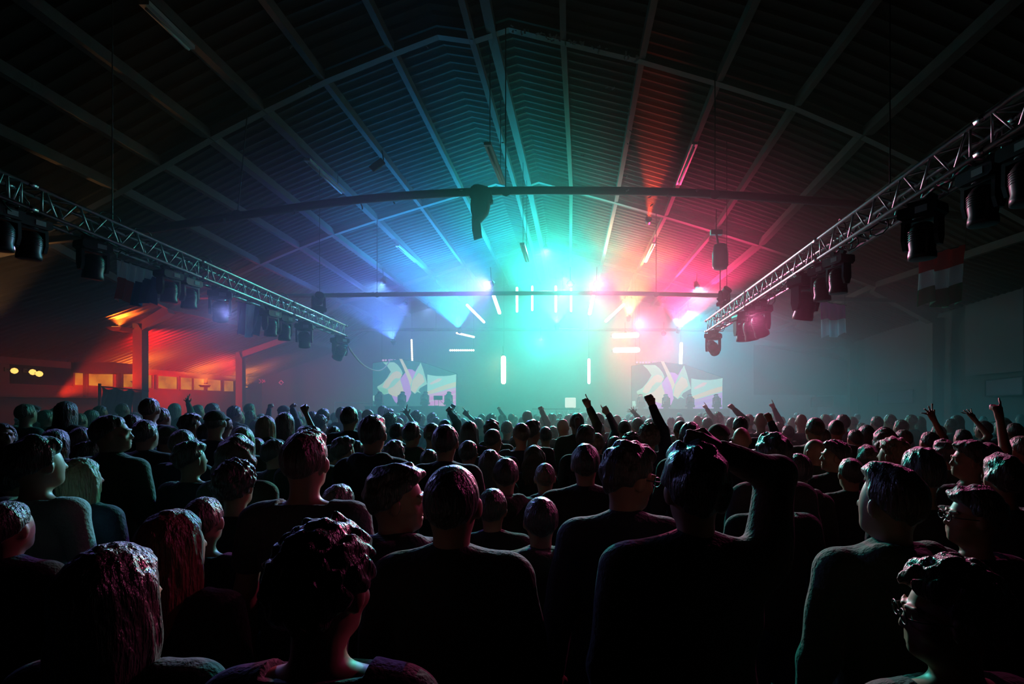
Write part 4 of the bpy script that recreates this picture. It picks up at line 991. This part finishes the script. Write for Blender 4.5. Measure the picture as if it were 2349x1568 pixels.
# px, top, width, style, keyword overrides, label (None: one of the many in its zone)
CROWD = [
 # the people nearest to the viewer
 (735, 1205, 232, 'c', dict(h=.007, wide=1.1, hpitch=-8, top='shirt', tcol='black', hyaw=-15, RH=(930, 1640, .12), Rhint=(.6, 0, -1), Rk='fist', seed=3, face=True), 'big curly dark head at lower left with a reddish lit neck'),
 (905, 1062, 138, 't', dict(h=.007, hyaw=-78, hpitch=-6, face=True, top='jacket', tcol='navy', hood=True, seed=8, prof=1), 'man turned right in profile, face lit magenta, talking to his neighbour'),
 (1038, 1063, 127, 'k', dict(h=.007, top='jacket', tcol='black', collar=True, seed=4, hyaw=0), 'man with cropped hair and upright jacket collar in the centre front'),
 (1428, 1010, 128, 't', dict(h=.007, hyaw=-62, hpitch=-14, face=True, top='jacket', tcol='navy', seed=11, glasses=1, prof=.5), 'man with glasses looking down to the right, beside the arm-on-head man'),
 (1592, 1010, 152, 't', dict(h=.007, wide=1.16, top='jacket', tcol='black', seed=21, RH=(1650, 1040, .04), Rhint=(1, .5, -.25), Rk='fist', hyaw=8), 'broad man in black at centre right with one arm folded over his head'),
 (1343, 1018, 68, 's', dict(h=.009, top='jacket', tcol='black', seed=5, wide=1.15), 'short-haired man in dark jacket just left of the man with glasses'),
 (703, 990, 98, 'g', dict(h=.008, top='tee', tcol='grey', seed=6, wide=1.12, hyaw=0), 'man with pink lit neck and grey shirt, left of centre'),
 (2185, 1285, 196, 'c', dict(h=.008, hyaw=70, hpitch=-5, face=True, top='shirt', tcol='black', seed=13, prof=0, hcol='brown', glasses=1), 'curly-haired person with glasses at the lower right corner, facing left'),
 (2040, 1065, 122, 'g', dict(h=.008, hood=True, top='jacket', tcol='green', seed=7, hyaw=22), 'man with pinkish lit nape and hooded olive jacket on the right'),
 (2232, 1112, 122, 't', dict(h=.008, hyaw=72, face=True, top='shirt', tcol='navy', seed=9, prof=1, glasses=1), 'man with glasses in profile facing left near the right edge'),
 (265, 1252, 215, 'l', dict(h=.008, wide=1.1, top='tee', tcol='black', seed=14, hyaw=-12), 'dark long-haired woman in the lower left corner, lilac lit hair side'),
 (402, 1172, 128, 'j', dict(h=.008, top='shirt', tcol='black', seed=15, hyaw=-20), 'woman with reddish lit long hair behind the lower left corner'),
 (90, 998, 92, 't', dict(h=.008, top='shirt', tcol='white', seed=16, hyaw=-15), 'man with lilac lit hair and pale collar at the left edge'),
 (188, 1052, 92, 'f', dict(h=.008, top='jacket', tcol='navy', seed=17, hyaw=-15), 'woman with long fair hair in blue edged jacket at the left'),
 (543, 1057, 88, 'c', dict(h=.008, top='shirt', tcol='black', seed=18), 'person with purple lit curly hair left of the grey-shirted man'),
 (545, 997, 84, 'w', dict(h=.008, top='jacket', tcol='green', seed=19), 'person with tousled greenish lit hair above the purple curly head'),
 (2110, 1025, 90, 's', dict(h=.009, top='shirt', tcol='black', seed=22), 'dark round head in front of the raised hand at the right'),
 (2222, 1008, 78, 't', dict(h=.009, hyaw=65, face=True, top='shirt', tcol='black', seed=23, prof=1), 'tall person in profile facing left under the raised pointing arm'),
 (1915, 1012, 62, 'q', dict(h=.009, hyaw=65, face=True, top='jacket', tcol='black', seed=24, prof=1), 'man facing left in profile with pink lit quiff and nose'),
 (2045, 1004, 62, 'c', dict(h=.009, top='jacket', tcol='green', seed=25, hcol='blond', hyaw=30), 'person with bright pink lit curls right of centre'),
 (1868, 1003, 46, 'x', dict(h=.009, top='jacket', tcol='green', seed=26, hyaw=20), 'bald man in an olive jacket right of centre, middle rows'),
 (1772, 1047, 72, 'x', dict(h=.009, top='shirt', tcol='black', seed=27), 'smooth bald dome with a purple rim below the folded arm'),
 (1772, 990, 78, 't', dict(h=.009, top='jacket', tcol='grey', seed=28), 'dark bushy head with pink rim right of the folded arm'),
 (856, 955, 62, 'q', dict(h=.009, top='jacket', tcol='black', seed=29, hood=True), 'tall dark-haired man in jacket left of the left screen'),
 (1022, 974, 60, 's', dict(h=.009, top='jacket', tcol='black', seed=30, collar=True), 'short-haired man with pink rim below the left screen, upper body clear'),
 (1124, 1032, 52, 'l', dict(h=.009, seed=31), 'woman with green lit long hair between the two screens, front middle'),
 (1224, 1020, 50, 'w', dict(h=.009, seed=32), 'person with loose pink edged hair left of the dark jacket man'),
 (1448, 994, 54, 'c', dict(h=.009, seed=33), 'curly head just behind the man with glasses'),
 (1583, 968, 54, 's', dict(h=.009, seed=34), 'short-haired head with pink rim behind the arm-on-head man'),
 (1488, 972, 52, 'c', dict(h=.009, RH=(1496, 928, .05), Rk='fist', Rhint=(.6, -.2, -1), tcol='navy', seed=35, hcol='brown', Rpalm=(0, 1, 0)), 'person thrusting a big dark fist up before the right screen'),
 (1496, 1048, 46, 't', dict(h=.009, seed=36), 'head peeping between the glasses man and the arm-on-head man'),
 (710, 977, 60, 't', dict(h=.009, seed=37), 'dark head just behind the grey-shirted man'),
 (632, 1008, 62, 's', dict(h=.009, seed=38, hyaw=-30), 'dark head left of the grey-shirted man with orange lit cheek'),
 (258, 953, 68, 's', dict(h=.009, seed=39, hyaw=-55, face=True, tcol='green', prof=.5), 'large dark head at the left turned right, pale lit cheek'),
 (8, 972, 52, 'l', dict(h=.009, seed=40, hyaw=-100, face=True, prof=1), 'long-haired woman in profile at the very left edge'),
 (905, 1008, 50, 't', dict(h=.01, seed=41, puff=.01), 'fluffy lit hair above the profile man'),
 # raised arms farther off
 (700, 976, 33, 's', dict(top='tee', RH=(694, 925, .1), Rk='fist', Rhint=(.5, 0, -1)), 'person raising a bare pale forearm and fist left of the left screen'),
 (668, 958, 27, 's', dict(RH=(672, 938, .1), Rk='fist'), 'person with a faint raised hand beside the pale fist'),
 (950, 966, 25, 's', dict(top='tee', RH=(926, 936, .1), Rk='open'), 'person stretching a thin arm up towards the left screen'),
 (1022, 962, 30, 's', dict(RH=(1033, 945, .1), Rk='fist'), 'person holding a dark phone up below the left screen'),
 (1098, 958, 26, 's', dict(top='tee', RH=(1073, 952, .1), Rk='point'), 'person pointing up to the left, right of the left screen'),
 (1150, 951, 15, 's', dict(RH=(1146, 940, .1), Rk='fist'), 'far person with small hazy raised hand in centre stage haze'),
 (1230, 965, 24, 's', dict(RH=(1243, 943, .1), Rk='fist'), 'person raising a dark fist left of the stage table panel'),
 (1323, 947, 35, 'p', dict(RH=(1351, 934, .15), Rk='point', Rhint=(.3, 0, -1)), 'person pointing up right beside the glowing panel'),
 (1432, 964, 31, 's', dict(LH=(1395, 950, .1), Lk='point', Lhint=(.3, 0, -1)), 'person pointing up to the left before the right screen'),
 (1447, 964, 22, 's', dict(RH=(1456, 948, .1), Rk='open'), 'person with small pale open hand left of the right screen'),
 (1612, 956, 20, 's', dict(RH=(1622, 938, .1), Rk='point'), 'far person with thin hazy raised arm under the right screen'),
 (1678, 957, 26, 's', dict(RH=(1684, 938, .1), Rk='fist'), 'person raising a hazy fist right of the right screen'),
 (1765, 964, 24, 's', dict(RH=(1776, 938, .1), Rk='point'), 'person with dark arm pointing straight up in the teal haze'),
 (1697, 955, 34, 's', dict(RH=(1768, 968, .0), Rk='fist', Rhint=(0, 0, -1)), 'person stretching a dark arm sideways right of the right screen'),
 (2130, 990, 38, 's', dict(top='tee', RH=(2142, 962, .1), Rk='open', Rhint=(.5, 0, -1)), 'person raising an open pink lit hand on the right'),
 (2206, 984, 32, 's', dict(top='tee', RH=(2236, 962, .1), Rk='open'), 'person raising an orange lit open hand on the right'),
 (2262, 1015, 52, 's', dict(top='tee', RH=(2292, 950, .15), Rk='point', Rhint=(.8, 0, -1)), 'person raising a long bare arm with one finger up at the far right'),
 (437, 945, 24, 's', dict(RH=(424, 905, .1), Rk='open'), 'person with thin pink lit raised arm below the lit windows'),
 (588, 962, 22, 's', dict(RH=(619, 930, .1), Rk='fist'), 'person with small lit raised hand left of the pale fist'),
]
# px top width style   (the packed rows)
ROWS = '''18 905 30 l;38 905 26 s;62 926 34 s;80 930 24 t;108 940 28 s;130 935 22 s;155 921 40 l;185 948 26 s;212 940 28 l;232 930 24 s;283 925 24 s;305 950 38 s;345 913 40 s;372 935 40 s;403 925 24 l;335 963 50 s;385 975 46 a;440 948 40 t;
456 928 22 s;490 924 28 s;495 940 44 a;516 955 32 s;540 930 28 s;548 942 26 s;478 970 46 s;558 980 48 f;590 1004 40 s;420 985 50 s;440 1010 60 t;612 954 44 f;574 925 22 s;576 940 24 s;652 929 26 a;655 946 42 l;735 952 34 c;742 938 30 q;718 943 26 s;
768 946 18 s;785 933 26 s;802 932 40 s;766 977 36 s;824 940 20 s;845 936 24 x;879 930 22 s;893 936 24 t;895 947 36 c;915 955 24 x;955 942 28 c;926 948 18 s;969 949 16 s;992 947 25 c;1038 940 24 c;1050 949 16 s;912 970 34 s;945 968 42 s;991 970 42 s;
956 958 16 s;1000 956 22 s;1045 971 34 c;1077 966 44 l;1062 959 20 s;1090 957 22 s;1105 949 18 s;1127 949 26 c;1173 948 16 s;1128 961 42 t;1163 965 28 s;1132 982 42 k;1171 977 26 s;1195 970 46 s;1211 941 25 k;1249 951 25 s;1266 947 22 t;1283 947 13 s;
1309 946 14 s;1222 962 44 t;1251 980 42 q;1268 977 26 s;1292 958 36 x;1304 950 22 s;1293 981 26 q;1343 973 46 t;1371 947 29 s;1355 953 18 s;1375 968 31 k;1396 956 26 s;1415 949 22 x;1421 983 26 s;1368 993 42 s;1462 958 30 s;1474 953 18 s;1490 960 30 s;
1290 1018 40 l;1558 955 22 s;1560 964 30 k;1597 959 16 s;1600 951 20 x;1622 957 26 s;1646 945 25 c;1717 950 24 s;1745 944 27 x;1793 953 16 x;1647 971 50 a;1701 976 48 x;1543 997 28 s;1680 1013 44 l;1786 969 30 c;1806 975 28 s;1838 947 26 x;
1817 955 18 x;1840 967 34 c;1868 956 40 k;1891 950 22 s;1882 980 36 k;1918 961 40 k;1932 950 30 s;1855 975 26 s;1953 955 22 s;1960 985 40 s;1986 975 40 l;1976 969 22 t;2028 979 52 w;2010 954 26 s;2040 950 24 s;2065 962 28 s;2088 950 22 s;2108 955 24 l;
2070 985 34 s;2165 1008 50 t;2180 960 24 s;2193 952 28 l;2205 984 30 s;2150 975 28 s;2255 965 30 s;2300 960 28 s;2325 970 32 s;2340 1000 50 s;2300 1040 80 t;1525 975 32 s;1515 985 30 t;1410 1000 40 s;1075 1010 50 s;985 1030 56 s;790 1000 52 t;760 1020 60 s;
820 1010 48 s;1180 1000 46 s;1160 1050 60 s;1250 1060 64 k;1730 1030 50 s;1830 1040 62 s;1950 1050 60 s;1990 1020 50 t;45 1060 70 s;130 985 50 l;190 980 46 s;210 1010 54 t;20 1150 90 s;330 1030 64 s;300 1085 76 t;380 1060 70 l;455 1080 74 s;470 1140 90 s;
330 1150 88 s;610 1090 76 s;620 1170 96 t;580 1240 120 s;780 1110 80 s;1240 1140 90 s;1860 1110 82 s;1940 1180 100 s;1250 1230 120 k;2340 1090 96 s;2310 1200 120 l;1130 1120 86 s;860 1020 46 s'''
def zone(px, w, st):
    z = [(200, 'far left below the globes'), (360, 'near the left banner'), (560, 'below the lit window row'), (700, 'below the pink wall sign'), (850, 'left of the left screen'), (1060, 'below the left screen'), (1200, 'between left screen and table'),
         (1340, 'before the stage table'), (1450, 'between table and right screen'), (1680, 'below the right screen'), (1850, 'right of the right screen'), (2010, 'below the right truss middle'), (9999, 'at the dark right side')]
    place = next(b for a, b in z if px < a)
    row = 'farthest rows' if w < 21 else 'distant rows' if w < 30 else 'middle rows' if w < 42 else 'nearer rows' if w < 60 else 'dark front rows'
    return 'person with %s, %s, %s' % (PHR[st], row, place)
placed = []
def free(x, y, sx=.50, sy=.36):
    return all(((x - a) / sx) ** 2 + ((y - b) / sy) ** 2 > 1 for a, b in placed)
PROTO = {}
def place_person(px, top, w, st, kw, label):
    kw = dict(kw); hair, hcol = STY[st]; LH = kw.pop('LH', None); RH = kw.pop('RH', None); prof = kw.pop('prof', 0); gl_ = kw.pop('glasses', 0)
    hw = HW[hair] + prof * .035; top1 = 1.765 + (.02 if hair in ('curly', 'tousled', 'longwild') else 0)
    s = CZ / (top1 + (top - VY) * hw / w); Y = hw * s * F / w
    if Y > 21: Y = 21
    x = (px - VX) / F * Y; tries = 0
    while not free(x, Y) and tries < 60:
        Y += .06 if Y < 12 else .12; tries += 1; x = (px - VX) / F * Y
    s = (CZ - (top - VY) / F * Y) / top1
    if s < .82 or s > 1.13 or tries >= 60:
        if label is None: return None
        s = min(max(s, .8), 1.15)
    placed.append((x, Y))
    yaw = math.degrees(math.atan2(-(-.6 - x), 26 - Y)) * .8 + rnd.uniform(-8, 8) * (0 if label else 1)
    special = bool(kw) or LH or RH
    if special:
        kw.setdefault('h', .013); kw.setdefault('hair', hair); kw.setdefault('hcol', hcol); kw.setdefault('seed', int(px))
        kw.setdefault('tcol', rnd.choice(('black', 'navy', 'grey', 'green')))
        Ri = Matrix.Rotation(-R(yaw), 3, 'Z')
        for nm, hv in (('Lh', LH), ('Rh', RH)):
            if hv is not None:
                wp = P(hv[0], hv[1], Y + hv[2]); q = Ri @ (wp - Vector((x, Y, 0))) / s; kw[nm] = np.array(q)
        kw['hyaw'] = kw.get('hyaw', 0)
        o = person_obj(**kw)
        if gl_: add_glasses(o, kw)
    else:
        key = (st, rnd.randint(0, 2) if st in 'sbtk' else 0)
        if key not in PROTO:
            i = len(PROTO); kk = [dict(top='jacket', tcol='black'), dict(top='shirt', tcol='navy', hyaw=14), dict(top='tee', tcol='grey', hyaw=-25), dict(top='jacket', tcol='green', hood=True)][(i + key[1]) % 4]
            o = person_obj(h=.0135, hair=hair, hcol=hcol if key[1] != 1 else 'brown', seed=i + 50, wide=rnd.uniform(.94, 1.08), **kk); PROTO[key] = o
        else: o = copy_tree(PROTO[key])
    o.location = (x, Y, 0); o.scale = (s, s, s); o.rotation_euler = (0, 0, R(yaw))
    lb = label or zone(px, w, st)
    o['label'] = lb; o['category'] = 'person'
    if 'group' in o: del o['group']
    if label is None: o['group'] = 'concert crowd, ' + lb.split(', ', 1)[1]
    return o
def add_glasses(o, kw):
    HC = Vector((0, 0, 1.50)); Q = Matrix(rotm(kw.get('hpitch', 0), kw.get('hroll', 0), kw['hyaw']).tolist()); T = lambda p: HC + Q @ (Vector(p) - HC)
    m_ = MB()
    for s_ in (-1, 1):
        m_.path([T((s_ * .034 + .025 * math.cos(a), .108, 1.648 + .019 * math.sin(a))) for a in [i * math.pi / 8 for i in range(17)]], .0022, 5)
        m_.path([T((s_ * .058, .107, 1.652)), T((s_ * .080, .08, 1.650)), T((s_ * .084, .0, 1.645))], .002, 5)
    m_.path([T((-.010, .109, 1.65)), T((.010, .109, 1.65))], .002, 5); m_.build('glasses', M['black'], o, True, off=(0, 0, 0))
for c in CROWD: place_person(*c)
for ent in ROWS.replace('\n', '').split(';'):
    a, b, c, d = ent.split(); place_person(int(a), int(b), int(c), d, {}, None)
# rows that close the gaps farther back
n_fill = 0
for Y in np.arange(4.2, 21.6, .72):
    xs = np.arange(-15.2, 12.4, .62 if Y < 12 else .78); 
    for x in xs:
        x += rnd.uniform(-.16, .16); y = Y + rnd.uniform(-.16, .16); px = VX + x / y * F
        if px < -60 or px > 2400 or not free(x, y, .56, .44): continue
        pr = .30 if y < 9 else .36 if y < 14 else .42
        if abs(x + 2) > 9: pr *= .5
        if rnd.random() > pr or n_fill > 118: continue
        hgt = rnd.uniform(1.56, 1.70); top = VY + (CZ - hgt) / y * F; w = .18 * F / y
        if place_person(px, top, w, rnd.choice('sssbktclsaq'), {}, None): n_fill += 1
from collections import defaultdict
same = defaultdict(list)
for o in C.objects:
    if o.get('category') == 'person' and o.get('group') and 'farthest' not in o['label']: same[o['label']].append(o)
ORD = ['leftmost', 'second from left', 'third from left', 'fourth from left', 'fifth from left', 'sixth from left', 'seventh from left', 'eighth from left', 'ninth from left', 'tenth from left']
for lb, os_ in same.items():
    if len(os_) > 1:
        os_.sort(key=lambda o: o.location.x / o.location.y)
        for i, o in enumerate(os_): o['label'] = lb + ', ' + ('rightmost' if i == len(os_) - 1 else ORD[min(i, 9)])
# a phone held up below the left screen
q = P(1036, 937, 8.2); t = thing('phone', 'dark phone held up at arm length below the left screen', 'phone', tuple(q))
m_ = MB(); m_.box(q, (.075, .01, .15), Matrix.Rotation(R(28), 3, 'Y')); m_.build('case', M['black'], t)
print('PEOPLE', len(placed), 'fill', n_fill)
